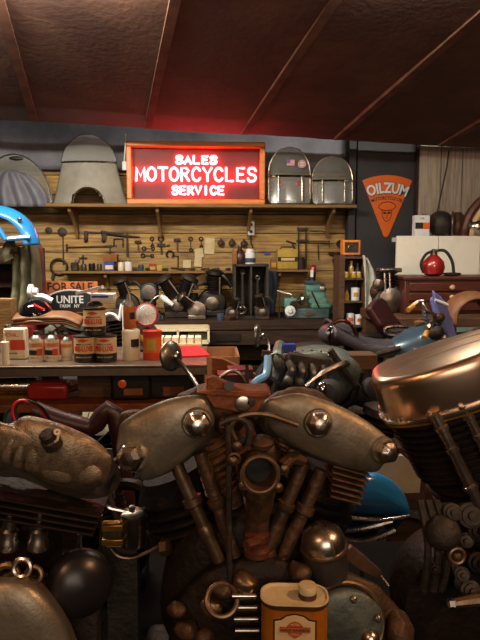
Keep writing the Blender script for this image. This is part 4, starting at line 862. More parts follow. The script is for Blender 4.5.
o = lowz(172, 2.3); t = T('cassette_box', 'black and dark red ribbed box at the right end of the lower shelf', 'box', o)
MB().box(o+V((0, 0, .05)), (.17, .12, .1)).build('case', 'black', t, bevel=.008); MB().box(o+V((0, 0, .112)), (.165, .11, .024)).build('red_lid', 'maroon', t, bevel=.006); MB().box(o+V((.01, -.062, .03)), (.08, .004, .035)).build('plate', 'rust', t)
# spoked wheel leaning behind/below lower shelf
wc = at(100, 425, 2.05); wR = .33
def wheel(t, c, R, d, w_=.05, nsp=20, rimm='chrome2', name='wheel'):
    wl = MB().tor(c, d, R, w_, 48, 12).build('tyre', 'rubber', t)
    MB().tor(c, d, R-w_*.9, .014, 48, 8).build('rim', rimm, t)
    hb = MB().lathe([(.02, -.05), (.045, -.045), (.045, -.03), (.025, -.025), (.025, .025), (.045, .03), (.045, .045), (.02, .05)], c, d).build('hub', 'steel', t)
    u, w2 = frame_for(V(d)); sp = MB(); dn = V(d).normalized()
    for i in range(nsp):
        a = 2*PI*i/nsp; b = a+(.35 if i % 2 else -.35); s = .03 if (i//2) % 2 else -.03
        MBs = sp.tube([c+dn*s+u*(.04*math.cos(b))+w2*(.04*math.sin(b)), c+(u*math.cos(a)+w2*math.sin(a))*(R-w_*.9)], .0022, 5)
    sp.build('spokes', 'steel', t)
c = V((at(82, 440, 2.74).x, 2.74, .5))
t = T('spoked_wheel', 'spoked motorcycle wheel standing under and behind the metal shelf unit', 'wheel', V((c.x, c.y, c.z-.38))); wheel(t, c, .33, (.0, 1, 0), .05, 28)
one('wheel_block', MB().box((c.x, c.y, .06), (.3, .08, .12)), 'darkwood', 'wooden block under the spoked wheel', 'block')
for i, (x, y, r) in enumerate(((98, 413, .035), (118, 415, .0))):
    if r:
        o = at(x, y+6, 2.87); t = T('white_disc', 'white round plate seen through the wheel spokes', 'plate', o-V((0, 0, .08))); MB().lathe([(.08, 0), (.08, .01), (.02, .014)], o, (0, -1, 0), 32).build('plate', 'cream', t); MB().box(o+V((0, .03, -(o.z)/2)), (.03, .03, o.z)).build('post', 'iron', t)
# red and black cable loop left
for i, (dx, m, l) in enumerate(((0, 'brightred', 'red cable looping up at the left above the cast cover'), (2.2, 'rubber', 'black cable looping beside the red one'))):
    one('cable_loop', MB().tube(smooth([at(17+dx, 425, 1.35), at(13+dx, 412, 1.35), at(15+dx, 404, 1.35), at(22+dx, 400.5, 1.35), at(30+dx, 402, 1.35), at(40+dx, 408, 1.37), at(48+dx, 420, 1.4)], 5), .0036), m, l, 'cable')
one('blue_cable', MB().tube(smooth([at(4, 425, 1.4), at(6, 414, 1.4), at(14, 405, 1.4)], 5), .004), 'steel', 'thin grey cable crossing at the far left', 'cable')
one('dark_red_tube', MB().tube(smooth([at(34, 410, 1.55), at(60, 420, 1.55), at(90, 428, 1.55), at(120, 436, 1.55), V((at(135, 440, 1.55).x, 1.55, .02))], 5), .024, 16), 'maroon', 'dark red tube sloping down behind the cast cover', 'tube')
# ================================================================== right: small cupboard
CYb = 3.75
z1 = at(352, 255, CYb).z; x0 = at(339.5, 285, CYb).x; x1 = at(365.5, 285, CYb).x; zb = .9
t = T('small_bookcase', 'narrow open wooden cupboard with bottles and cans on its shelves', 'cupboard', ((x0+x1)/2, CYb+.09, zb-.9+.0))
zb = .0
for x, w_ in ((x0+.015, .035), (x1-.006, .012)): MB().box((x, CYb+.09, z1/2), (w_, .18, z1)).build('side_panel', 'oldwood', t)
sh = [at(352, y, CYb).z for y in (256.5, 277.8, 301, 325.5)]
for z in sh+[.5, .04]: MB().box(((x0+x1)/2, CYb+.09, z-.006), (x1-x0-.03, .178, .014)).build('shelf_board', 'oldwood', t)
MB().box(((x0+x1)/2, CYb+.178, z1/2), (x1-x0-.03, .008, z1-.02)).build('back_panel', 'maroon', t)
def sb(x, i, Y=CYb+.05): z = sh[i]+.001; return V((xz(x, z, Y), Y, z))
def bottle(x, i, r, h, m, label, lid='gold', cat='bottle'):
    o = sb(x, i); t = T('bottle', label, cat, o)
    MB().lathe([(r*.95, 0), (r, .003), (r, h*.6), (r*.5, h*.72), (r*.4, h*.85)], o, n=16).build('body', m, t); MB().lathe([(r*.5, 0), (r*.5, h*.16)], o+V((0, 0, h*.84)), n=12).build('cap', lid, t)
bottle(351, 1, .017, .105, 'bottle', 'tall amber bottle with pale cap on the top cupboard shelf', 'labelw'); bottle(357.5, 1, .015, .09, 'iron', 'dark bottle on the top cupboard shelf', 'iron')
for x, l in ((346, 'small yellow jar at the left of the top cupboard shelf'), (353.8, 'small yellow jar in the middle of the top cupboard shelf'), (359, 'small yellow jar at the right of the top cupboard shelf')):
    o = sb(x, 1, CYb+.02); t = T('small_jar', l, 'jar', o, 0, 'small yellow jars in the cupboard'); MB().lathe([(.016, 0), (.017, .024), (.013, .03)], o, n=14).build('body', 'bottle', t); MB().cyl(o+V((0, 0, .03)), o+V((0, 0, .037)), .013).build('lid', 'labelw', t)
def scan(x, i, r, h, label, m='white', pm='yellow'):
    o = sb(x, i); t = T('can', label, 'can', o); MB().lathe([(r, 0), (r, h), (r*.9, h+.003)], o, n=20).build('body', m, t)
    MB().grid(lambda u, v: (o.x+(r+.001)*math.sin(-.6+1.2*u), o.y-(r+.001)*math.cos(-.6+1.2*u), o.z+h*(.3+.35*v)), 6, 1).build('label_patch', pm, t)
scan(355, 2, .027, .078, 'white can with a yellow-green mark on the middle cupboard shelf'); bottle(346.5, 2, .016, .07, 'bottle', 'green-grey jar left of the white can in the cupboard', 'steel')
scan(350, 3, .026, .07, 'white can with orange mark, left on the lowest visible cupboard shelf', pm='orange'); scan(358.5, 3, .022, .062, 'white can with orange mark, right on the lowest visible cupboard shelf', pm='orange')
o = V((at(350.5, 250, CYb+.05).x, CYb+.06, z1+.001)); hh = at(350, 240, CYb).z-z1; ww = at(359.5, 250, CYb).x-at(342, 250, CYb).x
t = T('picture_box', 'small orange wooden box with a dark printed face on top of the cupboard', 'box', o)
MB().box(o+V((0, 0, hh/2)), (ww, .08, hh)).build('body', 'framewood', t, bevel=.003); fp = MB().box(o+V((0, -.041, hh/2)), (ww*.78, .003, hh*.7)).build('face', 'iron', t); MB().tor(o+V((0, -.043, hh*.45)), (0, 1, 0), .022, .003, 20, 6, PI, 2*PI).build('arch_print', 'gold', fp)
# pale cloth hanging over its side
c0 = at(366, 256, CYb-.02)
def clo(u, v):
    w_ = (4+9*math.sin(min(1, v*2.4)*PI*.55)*(1 if v < .42 else max(.35, 1-(v-.42)*2)))
    p = at(362.5+3*v*1.2+w_*u, 255+71*v+ (4*(u)*(1-v) if v < .5 else 0), CYb-.03)
    return (p.x, CYb-.04-.035*math.sin(u*9+v*4)*.6, p.z)
one('shop_rag', MB().grid(clo, 24, 40), 'cloth', 'long pale crumpled cloth hanging down the right side of the cupboard', 'cloth', solid=.008)
# engine on stand (375..400, 268..315)
EY = 3.45
ez = at(388, 312, EY).z
o = V((at(388, 305, EY).x, EY, ez-.03))
t = T('display_engine', 'upright motorcycle engine with two pushrod tubes between cloth and red chest', 'engine', o)
pp = lambda x, y, d=0: at(x, y, EY-d)
MB().lathe([(.05, -.05), (.08, -.04), (.09, 0), (.08, .04), (.05, .05)], pp(387, 301), (0, 1, 0), 24).build('crankcase', 'greyengine', t)
MB().lathe([(.07, 0), (.07, .02), (.04, .035), (.01, .04)], pp(390, 300, .06), (0, -1, 0)).build('side_cover', 'steel', t)
MB().lathe(finprof(.04, .06, .16, 9), pp(389, 296), pp(387, 272)-pp(389, 296)).build('cylinder', 'fin', t)
MB().box(pp(389, 270), (.13, .09, .025)).build('rocker_box', 'steel', t, bevel=.008)
for x in (384.5, 389.5): MB().cyl(pp(x, 273, .07), pp(x+.6, 292, .08), .008).build('pushrod_tube', 'chrome2', t)
MB().lathe([(.01, 0), (.03, .01), (.03, .04), (.012, .05)], pp(377, 284, .05), (0, -1, 0)).build('carburettor', 'steel', t); MB().sph(pp(376.5, 292), (.04, .04, .05)).build('oil_pump', 'brownmetal', t); MB().sph(pp(395, 293, .03), (.028, .03, .05)).build('generator', 'iron', t)
# ------------------------------------------------------------------ white boards and ledge
WYb = 3.9
xw0 = at(395.5, 260, WYb).x; zw1 = at(430, 236, WYb).z
mb = MB(); x = xw0
while x < 2.7: mb.box((x+.14, WYb, zw1/2), (.274, .03, zw1)); x += .28
struct(mb.build('wall_white', 'whiteboard', bevel=.002))
struct(MB().box(((xw0+.09+2.7)/2, WYb+.2, zw1-.016), (2.61-xw0, .37, .03)).build('trim_22', 'whiteboard'))
def ol(x, Y=4.0): return V((xz(x, zw1, Y), Y, zw1))
o = ol(420.5, 3.98); t = T('square_oil_can', 'square white oil can with black and orange bands on the white ledge', 'can', o)
hh = at(420, 215.5, 3.98).z-zw1; MB().box(o+V((0, 0, hh/2)), (.1, .06, hh)).build('body', 'white', t, bevel=.004); MB().box(o+V((-.022, -.031, hh*.5)), (.052, .002, hh*.3)).build('black_patch', 'lblack', t); MB().box(o+V((.025, -.031, hh*.5)), (.042, .002, hh*.3)).build('orange_patch', 'orange', t); MB().lathe([(.014, 0), (.014, .014), (.01, .016)], o+V((.02, 0, hh))).build('cap', 'steel', t); txt('small_lettering', 'OIL', 'lblack', t, o+V((0, -.0315, hh*.85)), .03, .012)
o = ol(440, 4.05); t = T('dark_lamp_bowl', 'dark round headlamp shell on the white ledge', 'lamp', o); MB().sph(o+V((0, 0, .088)), (.085, .09, .087), 20, 14).build('shell', 'iron', t); MB().tor(o+V((.07, -.03, .09)), (1, -.4, 0), .075, .008).build('rim', 'steel', t)
MB().sph(o+V((-.1, -.01, .05)), (.03, .03, .035)).build('lens_cap', 'brownmetal', t)
o = ol(457, 4.12); t = T('dark_lamp_bowl', 'tall dark metal hood between the lamp shell and the wooden arch', 'lamp', o); MB().lathe([(.05, 0), (.07, .04), (.06, .13), (.02, .17)], o).build('shell', 'brownmetal', t); MB().lathe([(.03, 0), (.05, .03), (.052, .035)], o+V((.04, -.06, .06)), (.3, -1, 0)).build('lens', 'chrome2', t)
o = ol(508, 4.0); t = T('wooden_arch', 'pale and dark red wooden arch at the right edge above the white boards', 'arch', o)
ra = at(481, 190, 4.0).z-zw1
MB().tor(V((o.x, 4.0, zw1-.0)), (0, 1, 0), ra, .03, 32, 8, 0, 2*PI).xf(Matrix.Identity(4)).build('outer_ring', 'redwood', t)
MB().tor(V((o.x, 3.97, zw1)), (0, 1, 0), ra-.045, .02, 32, 8).build('inner_ring', 'label', t)
for q in kids(t):
    me = q.data; bm = bmesh.new(); bm.from_mesh(me); bmesh.ops.bisect_plane(bm, geom=bm.verts[:]+bm.edges[:]+bm.faces[:], plane_co=(0, 0, .002), plane_no=(0, 0, 1), clear_inner=True); bmesh.ops.holes_fill(bm, edges=[e for e in bm.edges if e.is_boundary]); bm.to_mesh(me); bm.free()
one('chrome_lamp', MB().sph(ol(476, 4.0)+V((0, 0, .062)), (.07, .07, .06), 20, 14), 'chrome2', 'shiny round lamp under the wooden arch', 'lamp')
one('long_cane', MB().tube([ol(432, 4.2)+V((0, 0, .003)), at(447, 166, 4.27), at(449, 150, 4.285)], .005), 'iron', 'thin dark rod leaning against the grey boards', 'rod')
# ------------------------------------------------------------------ bench right + red chest
RYb = 3.05
z1 = at(420, 319, 3.05).z; x0 = at(392, 322, 3.05).x
t = T('side_bench', 'plank-edged bench under the red tool chest', 'bench', ((x0+2.6)/2, 3.4, 0))
MB().box(((x0+2.6)/2, 3.4, z1-.025), (2.6-x0, .62, .05)).build('bench_top', 'oldwood', t, bevel=.004)
MB().box(((x0+2.6)/2, 3.1, (z1-.05)/2), (2.55-x0, .02, z1-.05)).build('front_panel', 'aqua', t)
for x in (x0+.05, 2.5): MB().box((x, 3.66, (z1-.05)/2), (.07, .07, z1-.05)).build('leg', 'oldwood', t)
HY = 3.3; hx0 = at(404.5, 300, HY).x; hx1 = 2.1; hz1 = at(420, 279.5, HY).z
t = T('tool_chest', 'dark red wooden machinist chest with drawers at the right', 'chest', ((hx0+hx1)/2, HY+.19, z1))
MB().box(((hx0+hx1)/2, HY+.19, (z1+hz1)/2), (hx1-hx0, .38, hz1-z1)).build('body', 'redwood', t, bevel=.006)
MB().box(((hx0+hx1)/2, HY+.19, hz1+.006), (hx1-hx0+.02, .4, .018)).build('lid', 'redwood', t, bevel=.004)
for i in range(3):
    za = z1+.02+(hz1-z1-.03)*i/3; zb_ = z1+.02+(hz1-z1-.03)*(i+1)/3-.01
    for j in range(2):
        w_ = (hx1-hx0-.05)/2; xc = hx0+.02+w_*(j+.5)+.01*j
        d = MB().box((xc, HY-.006, (za+zb_)/2), (w_-.008, .014, zb_-za)).build('drawer', 'redwood', t, bevel=.003)
        MB().lathe([(.008, 0), (.008, .01), (.014, .02), (.006, .026)], (xc, HY-.013, (za+zb_)/2), (0, -1, 0), 14).build('knob', 'label', d)
# red tank with hose loop
o = V((xz(433, hz1+.015, 3.42), 3.42, hz1+.0155)); r = (at(443, 266, 3.42).x-at(421, 266, 3.42).x)/2
t = T('red_pressure_bottle', 'dark red round extinguisher bottle with a black hose loop on the tool chest', 'extinguisher', o)
MB().lathe([(r*.5, 0), (r*.85, r*.2), (r, r*.75), (r*.9, r*1.3), (r*.45, r*1.75), (r*.25, r*1.9)], o, n=28).build('body', 'red', t)
MB().lathe([(r*.3, 0), (r*.3, r*.25), (r*.18, r*.3), (r*.18, r*.55)], o+V((0, 0, r*1.85))).build('valve', 'steel', t); MB().bar(o+V((-.01, 0, r*2.3)), o+V((.05, -.01, r*2.35)), .014, .01).build('lever', 'steel', t)
MB().tube(smooth([o+V((.01, 0, r*2.25)), o+V((r*.9, -.02, r*2.2)), o+V((r*1.5, -.03, r*1.3)), o+V((r*1.7, -.03, .01))], 6), .009).build('hose', 'rubber', t)
MB().tube(smooth([o+V((-.01, 0, r*2.2)), o+V((-r*.9, -.03, r*1.9)), o+V((-r*1.35, -.04, r*1.1)), o+V((-r*1.1, -.04, r*.3))], 6), .008).build('hose', 'rubber', t)
one('metal_disc', MB().lathe([(.03, 0), (.05, .004), (.05, .016), (.02, .02)], V((xz(452, hz1+.015, 3.45), 3.45, hz1+.0155))), 'iron', 'low dark disc lying right of the red extinguisher bottle', 'lid')
# ================================================================== motorcycles on low lifts
def lift(name, label, cx, cy, w_, d_, h_):
    t = T(name, label, 'lift', (cx, cy, 0)); MB().box((cx, cy, h_-.02), (w_, d_, .04)).build('deck', 'oldwood', t)
    for a in (-1, 1):
        for b in (-1, 1): MB().box((cx+a*(w_/2-.06), cy+b*(d_/2-.06), (h_-.04)/2), (.08, .08, h_-.04)).build('leg', 'darkwood', t)
LH = .32
lift('wooden_lift', 'low wooden platform under the middle motorcycles', 1.2, 2.55, 1.7, .3, LH)
# --- bike with blue-cream tank, black seat, lavender forks
Yb = 2.5
q = lambda x, y, d=0: at(x, y, Yb-d)
ax_ = q(462, 345).x
t = T('motorcycle', 'custom motorcycle with blue and cream tank, black seat and lavender fork covers', 'motorcycle', (1.1, Yb, LH))
for x in (.72, 1.72): wheel(t, V((x, Yb, LH+.33)), .28, (0, 1, 0), .05, 16)
# seat
def seat(u, v):
    x = 328+84*u; top = 327+10*math.sin(u*PI*.9)+8*u-6*(1-u)**3; p = q(x, top); w_ = .13-.06*u
    a = PI*v; return (p.x, Yb-w_*math.cos(a), p.z-.055+.06*math.sin(a)**.6)
MB().grid(seat, 28, 14).build('seat', 'leather', t, solid=.01)
o = q(336, 334); MB().sph(o, (.075, .1, .05), 20, 12).build('seat_bump', 'leather', t)
MB().tube(smooth([q(331, 345, .08), q(329, 333, .09), q(333, 324, .09), q(342, 320.5, .09), q(352, 326, .09), q(357, 337, .08)], 5), .009).build('sissy_bar', 'chrome', t)
# tank
def tank(u, v):
    x = 379+62*u; a = 2*PI*v; w_ = (.045+.1*math.sin(min(1, u*1.25)*PI*.62)); c = q(x, 356-20*u); hgt = .03+.055*math.sin(min(1, .12+u)*PI*.62)
    if u > .92: k = max(.05, (1-u)/.08)**.5; w_ *= k; hgt *= k
    if u < .06: k = max(.05, u/.06)**.5; w_ *= k; hgt *= k
    return (c.x, Yb-.02-w_*math.cos(a)*.8, c.z+hgt*math.sin(a))
tk = MB().grid(tank, 30, 28).build('fuel_tank', 'slate', t)
def tankc(u, v):
    uu = .02+.62*u; a = 2*PI*(-.16+.17*v); p = V(tank(uu, (a/2/PI) % 1)); return p+V((0, -.004, -.0))
MB().grid(tankc, 24, 5).build('cream_panel', 'cream', tk, solid=.002)
txt('tank_lettering', 'Sportster', 'tankblue', tk, V(tank(.34, -.055))+V((0, -.008, 0)), .1, .016, X=(.93, 0, .3), Y=(-.3, -.1, .93))
MB().lathe([(.022, 0), (.024, .012), (.012, .018)], V(tank(.62, .25)), (0, 0, 1)).build('filler_cap', 'tan', tk)
# frame, forks
MB().tube(smooth([q(345, 350), q(380, 346), q(420, 340), q(438, 330)], 4), .016).build('frame_tube', 'black', t)
MB().tube([q(438, 328), q(400, 430), q(330, 440), q(330, 350)], .016).build('frame_tube', 'black', t)
MB().tube([q(315, 372, .1), q(348, 362, .1), q(400, 348, .1)], .012).build('frame_tube', 'iron', t)
for d in (.08, -.08):
    MB().bar(q(435, 296, d), q(447, 344, d), .05, .045).build('fork_cover', 'purple', t, bevel=.015)
    MB().tube([q(447, 344, d), V((1.72, Yb-d, LH+.33))], .018).build('fork_leg', 'chrome2', t)
MB().ext([q(433, 290, .2), q(439, 295, .2), q(447, 303, .2), q(457, 335, .2), q(461, 352, .2), q(453, 352, .2), q(445, 328, .2), q(435, 305, .2)], (0, .02, 0)).build('fork_shroud', 'purple', t, bevel=.006)
MB().tube([q(435, 300, .206), q(448, 305, .206)], .006).build('pin_stripe', 'white', t)
for d, pts in ((.26, ((432, 326), (424, 314), (425, 303), (418, 302), (413, 306))), (.3, ((434, 328), (433, 322), (430, 324), (427, 331)))):
    P = smooth([q(x, y, d*min(1, i/2)) for i, (x, y) in enumerate(pts)], 5); MB().tube(P, .008).build('handlebar', 'chrome2', t)
MB().cyl(at(413.5, 306, Yb-.26), at(408, 310, Yb-.28), .010).build('grip', 'grip', t); MB().cyl(at(427.5, 331, Yb-.3), at(424, 338, Yb-.33), .010).build('grip', 'grip', t)
MB().tube(smooth([at(423, 303, Yb-.28), at(426, 309, Yb-.3), at(436, 316, Yb-.3)], 5), .007).build('brake_lever', 'steel', t)
for i, (x, y, s) in enumerate(((443, 322, .03), (446, 330, .035), (441, 338, .03), (437, 318, .022), (434, 333, .03))): MB().lathe([(s*.5, 0), (s, .01), (s*.8, .04), (s*.3, .05)], q(x, y, .1+.02*i), (0, -1, .2)).build('bracket', ['brownmetal', 'iron', 'steel'][i % 3], t, ang=60)
MB().lathe([(.02, 0), (.075, .04), (.085, .1), (.08, .13)], at(470, 345, Yb-.0), (.25, -1, .1)).build('headlamp', 'chrome2', t)
# engine under seat/tank
MB().box(q(385, 420, .0), (.4, .22, .2)).build('crankcase', 'iron', t, bevel=.04)
for a, x in ((-20, 368), (20, 392)):
    mm = Matrix.Translation(q(x, 415)) @ rotm('Y', a)
    MB().lathe(finprof(.06, .085, .17, 9), n=22).xf(mm).build('cylinder', 'fin', t); MB().lathe([(.06, 0), (.085, .01), (.08, .05), (.03, .06)], (0, 0, .17)).xf(mm).build('cylinder_head', 'iron', t)
MB().lathe([(.04, 0), (.07, .02), (.07, .04), (.02, .055)], q(398, 377, .16), (.1, -1, 0)).build('air_cleaner', 'chrome2', t)
# brown canister shapes in the middle (300-330,390)
# --- second bike behind, brown tuck and roll seat
Yc = 2.88
q = lambda x, y, d=0: at(x, y, Yc-d)
lift('wooden_lift', 'low wooden platform under the motorcycle with the ribbed maroon seat', 1.0, 2.9, 1.6, .2, LH)
t = T('motorcycle', 'motorcycle with ribbed maroon seat and a flat chrome grab rail, behind the black seat', 'motorcycle', (1.0, Yc, LH))
for x in (.5, 1.55): wheel(t, V((x, Yc, LH+.33)), .28, (0, 1, 0), .05, 16)
def st(u, v):
    x = 376+19*v; yc = 303+27*v+2*math.sin(v*PI); p = q(x+ (u-.5)*0, yc); d_ = (.5-u)*.26*(1-.25*abs(v-.5)); return (p.x+ (u-.5)*.14, Yc-d_, p.z-.02+.03*math.sin(PI*u)+.007*abs(math.sin(u*PI*7)))
s_ = MB().grid(st, 56, 24).build('ribbed_seat', 'maroon', t, solid=.04)
MB().tube(smooth([q(385, 329, .2), q(392, 326.5, .2), q(408, 327, .2), q(411, 331, .2), q(404, 335, .2), q(388, 335, .2)], 4, True), .009, 8, True).build('grab_rail', 'chrome2', t)
MB().box(q(397, 331, .1), (.1, .2, .02)).build('rail_plate', 'steel', t)
MB().tube([V((.5, Yc, LH+.33)), q(362, 335), q(400, 340), V((1.5, Yc, LH+.7)), V((1.55, Yc, LH+.33))], .02).build('frame_tube', 'black', t)
MB().box((1.02, Yc, LH+.22), (.3, .2, .26)).build('engine_block', 'iron', t, bevel=.03); MB().tube([V((1.02, Yc, LH+.3)), q(380, 340)], .05).build('frame_column', 'iron', t)
# tan round fender at the far right
t = T('brown_fender', 'large dusty brown mudguard behind the lavender forks at the right edge', 'fender', at(470, 320, 2.75))
c = at(470, 318, 2.75); Rr = .125
MB().grid(lambda u, v: (c.x+(Rr+.0-.03*(2*v-1)**2)*math.cos(PI*(1.1-1.2*u)), c.y-.08*(2*v-1), c.z+(Rr-.03*(2*v-1)**2)*math.sin(PI*(1.1-1.2*u))), 30, 10).build('mudguard', 'tan', t, solid=.008)
MB().bar(c+V((-.1, 0, -.01)), V((c.x-.05, c.y, .34)), .03, .03).build('stay', 'iron', t)
# --- grey engined bike at left-centre, with mirror and blue bars
Ye = 2.15
q = lambda x, y, d=0: at(x, y, Ye-d)
t = T('motorcycle', 'bare grey-engined motorcycle with thin light blue handlebar in the middle', 'motorcycle', (q(310, 400).x, Ye, .3))
MB().sph(q(318, 372), (.17, .12, .1), 28, 16).build('gear_case', 'greyengine', t)
P = smooth([q(283, 356), q(298, 347), q(320, 345), (q(338, 357)), q(342, 372), q(330, 384), q(300, 380), q(283, 368)], 4, True)
MB().pillow([p+V((0, -.11, 0)) for p in smooth([q(285, 357), q(300, 347.5), q(322, 346.5), q(338, 358), q(343, 378), q(320, 392), q(292, 380)], 2, True)], (0, -1, .15), .06, .03).build('side_cover', 'greyengine', t)
for x, y in ((295, 352), (303, 350), (312, 350), (321, 351), (329, 356)): MB().sph(q(x, y, .145), .005, 8, 6).build('cover_bolt', 'steel', t)
MB().bar(q(288, 359, .15), q(329, 366, .15), .035, .05).build('ribbed_plate', 'iron', t, bevel=.006)
for i in range(4): MB().tube(smooth([q(289+11*i, 362+1.5*i, .16), q(292+11*i, 370+1.5*i, .18), q(288+11*i, 378+1.8*i, .17)], 4), .014).build('cylinder_pipe', 'steel', t); MB().sph(q(288.5+11*i, 380+1.8*i, .18), .017, 12, 8).build('pipe_nut', 'greyengine', t)
MB().tube(smooth([q(306, 386, .22), q(322, 374, .22), q(343, 364, .2), q(347, 364, .16)], 5), [.006]*5+[.011]*6+[.012]*5).build('chrome_lever', 'chrome2', t)
MB().tube([q(330, 350, .17), q(345, 372, .17), q(358, 388, .15)], .012).build('strap', 'iron', t)
MB().tube(smooth([q(280, 345), q(277, 356, .1), q(280, 370, .1), q(276, 380, .1)], 4), .02).build('intake_pipe', 'greyengine', t)
MB().box(q(359, 360, .0), (.11, .1, .05)).build('wooden_box', 'oldwood', t); MB().box(q(289, 348, .05), (.045, .04, .03)).build('blue_coil', 'bluetin', t)
MB().lathe([(.03, 0), (.045, .01), (.045, .06), (.03, .075)], q(334, 392, .2), (-.6, -1, .2)).build('ribbed_grip', 'rubber', t)
MB().lathe([(.005, 0), (.018, .004), (.02, .03), (.012, .05), (.003, .055)], q(322, 398, .28), (0, 0, 1)).build('chrome_knob', 'chrome', t)
MB().lathe([(.025, 0), (.035, .01), (.035, .05), (.02, .06)], q(369, 387, .2), (.2, -1, .1)).build('ribbed_grip', 'rubber', t)
MB().tube([q(360, 372, .05), q(352, 400, .05), q(300, 440), q(275, 400), q(282, 372)], .017).build('frame_tube', 'black', t)
for x in (.12, 1.2): wheel(t, V((q(310, 400).x+x, Ye, .3+.33)), .28, (0, 1, 0), .05, 16)
MB().tube(smooth([q(250, 387, .3), q(258, 380, .3), q(266, 374, .28), q(268, 356, .25)], 5), .012).build('handlebar', 'ltblue', t)
MB().tube(smooth([q(268, 374, .12), q(271, 378, .12), q(277, 381, .12)], 4), .008).build('cable', 'denim', t)
MB().bar(q(262, 353, .1), q(272, 354, .1), .02, .02).build('mirror_clamp', 'brownmetal', t)
MB().tube(smooth([q(258, 380, .14), q(264, 366, .14), q(270, 356, .14), q(277, 354, .14), q(284, 359, .1)], 5), .004).build('cable', 'steel', t)
MB().tube(smooth([q(250, 380, .15), q(248, 384, .16), q(246, 388, .16)], 4), .006).build('cable', 'brightred', t)
c = at(256, 336, 2.1)
mirror('oval mirror seen edge-on above the light blue handlebar', c, .042, (1, -.25, 0), [c+V((.012, 0, 0)), at(263, 334, 2.1), at(268, 342, 2.1), at(269, 353, 2.06)], .005, 'steel')
lift('wooden_lift', 'low wooden platform under the grey-engined motorcycle', q(310, 400).x+.62, Ye, 1.7, .14, .3)
one('dark_canister', MB().box(q(372, 395, .3), (.01, .01, .01)), 'black', 'x', 'x') if False else None
# dark junk mass in the middle distance: generator, pipes
small_engine('transmission', 'dark transmission casting behind the polished cover at right', at(366, 440, 2.0)+V((0, 0, -.22)), 1.0, (15,), m='iron', cat='gearbox')
o = at(366, 440, 2.0)+V((0, 0, -.22)); one('transmission_stand', MB().box((o.x, o.y, o.z/2), (.26, .14, o.z)), 'darkwood', 'dark stand under the transmission casting', 'stand')
# under-bench dark things
for i, (x, y, w_, h_, m, l) in enumerate(((238, 4.2, .35, .3, 'black', 'dark box on the lower shelf of the workbench, left'), (290, 4.2, .3, .22, 'iron', 'dark box on the lower shelf of the workbench, middle'), (322, 4.15, .2, .14, 'brownmetal', 'small brown box on the lower shelf of the workbench, right'))):
    xx_ = at(x, 380, y).x; one('storage_box', MB().box((xx_, y, .336+h_/2), (w_, .25, h_)), m, l, 'box', bevel=.006)
# ================================================================== foreground bench with engines
BZ = .70
t = T('engine_bench', 'dark low bench in the foreground that carries the engines', 'bench', (0, 1.05, 0))
MB().box((0, 1.02, BZ-.025), (2.2, .74, .05)).build('bench_top', 'benchshade', t, bevel=.004)
for x in (-1.0, 1.0):
    for y in (.72, 1.32): MB().box((x, y, (BZ-.05)/2), (.09, .09, BZ-.05)).build('leg', 'darkwood', t)
HY = .92
h_ = lambda x, y, d=0: at(x, y, HY-d)
PX = HY/600
he = T('vee_twin_engine', 'large grimy V-twin engine with two smooth rocker covers, centre foreground', 'engine', V((h_(250, 640).x, HY+.02, BZ)))
# rocker covers
def cover(pts, dn, depth, bulge, seed, Y=HY-.05):
    P = [at(x, y, Y) for x, y in pts]
    o = MB().pillow(P, dn, depth, bulge, 6, .55)
    return o.build('rocker_cover', 'alloy', he, ang=60)
lc_ = cover([(118, 436), (121, 424), (134, 414), (152, 405), (172, 398), (192, 395), (205, 397), (212, 408), (214, 424), (206, 440), (190, 455), (172, 469), (156, 478), (142, 480), (138, 472), (126, 464), (117, 452)], (-.12, -1, .3), .07, .022, 1)
rc_ = cover([(265, 404), (276, 397), (296, 393), (316, 397), (340, 406), (362, 418), (380, 431), (393, 444), (392, 456), (384, 464), (375, 472), (352, 469), (328, 461), (306, 452), (286, 441), (270, 427)], (.12, -1, .3), .07, .022, 2)
def nut(p, d, r, par):
    n = MB().lathe([(r*1.12, -.02), (r*1.12, 0), (r*.98, .004)], p, d, 24).build('nut_collar', 'alloy', par)
    MB().lathe([(r*.98, 0), (r, .003), (r, .011), (r*.86, .017), (r*.5, .022), (r*.02, .0235)], V(p)+V(d).normalized()*.003, d, 6).build('cap_nut', 'chrome2', par, bevel=.003, seg=3, ang=25)
nut(at(133, 456, HY-.066), (-.25, -1, .15), .0215, lc_); nut(at(197, 423, HY-.068), (.1, -1, .1), .0205, lc_)
nut(at(318, 423, HY-.07), (.0, -1, .2), .0195, rc_); nut(at(383, 450, HY-.064), (.3, -1, .1), .0185, rc_)
# housing lumps behind the covers
hb = MB().pillow([at(x, y, HY-.01) for x, y in ((176, 400), (186, 389), (206, 384), (228, 387), (243, 396), (250, 415), (238, 428), (214, 432), (190, 425))], (.1, -1, .5), .09, .035, 5, .6).warp(.006, 22, 3).warp(.003, 70, 1)
hb.build('rocker_housing', 'brownmetal', he, ang=60)
hb = MB().pillow([at(x, y, HY+.03) for x, y in ((252, 420), (262, 401), (280, 391), (300, 388), (322, 394), (335, 408), (320, 425), (290, 432), (266, 430))], (-.1, -1, .5), .09, .035, 5, .6).warp(.006, 22, 8).warp(.003, 70, 2)
hb.build('rocker_housing', 'brownmetal', he, ang=60)
hb = MB().pillow([at(x, y, HY+.0) for x, y in ((118, 430), (124, 415), (140, 408), (150, 412), (146, 425), (128, 436))], (-.1, -1, .5), .08, .03, 5, .6).warp(.008, 26, 5); hb.build('cast_lug', 'brownmetal', he, ang=60)
MB().bar(h_(243, 400, -.02), h_(262, 417, -.02), .03, .03).warp(.004, 30).build('cast_web', 'brownmetal', he, bevel=.008)
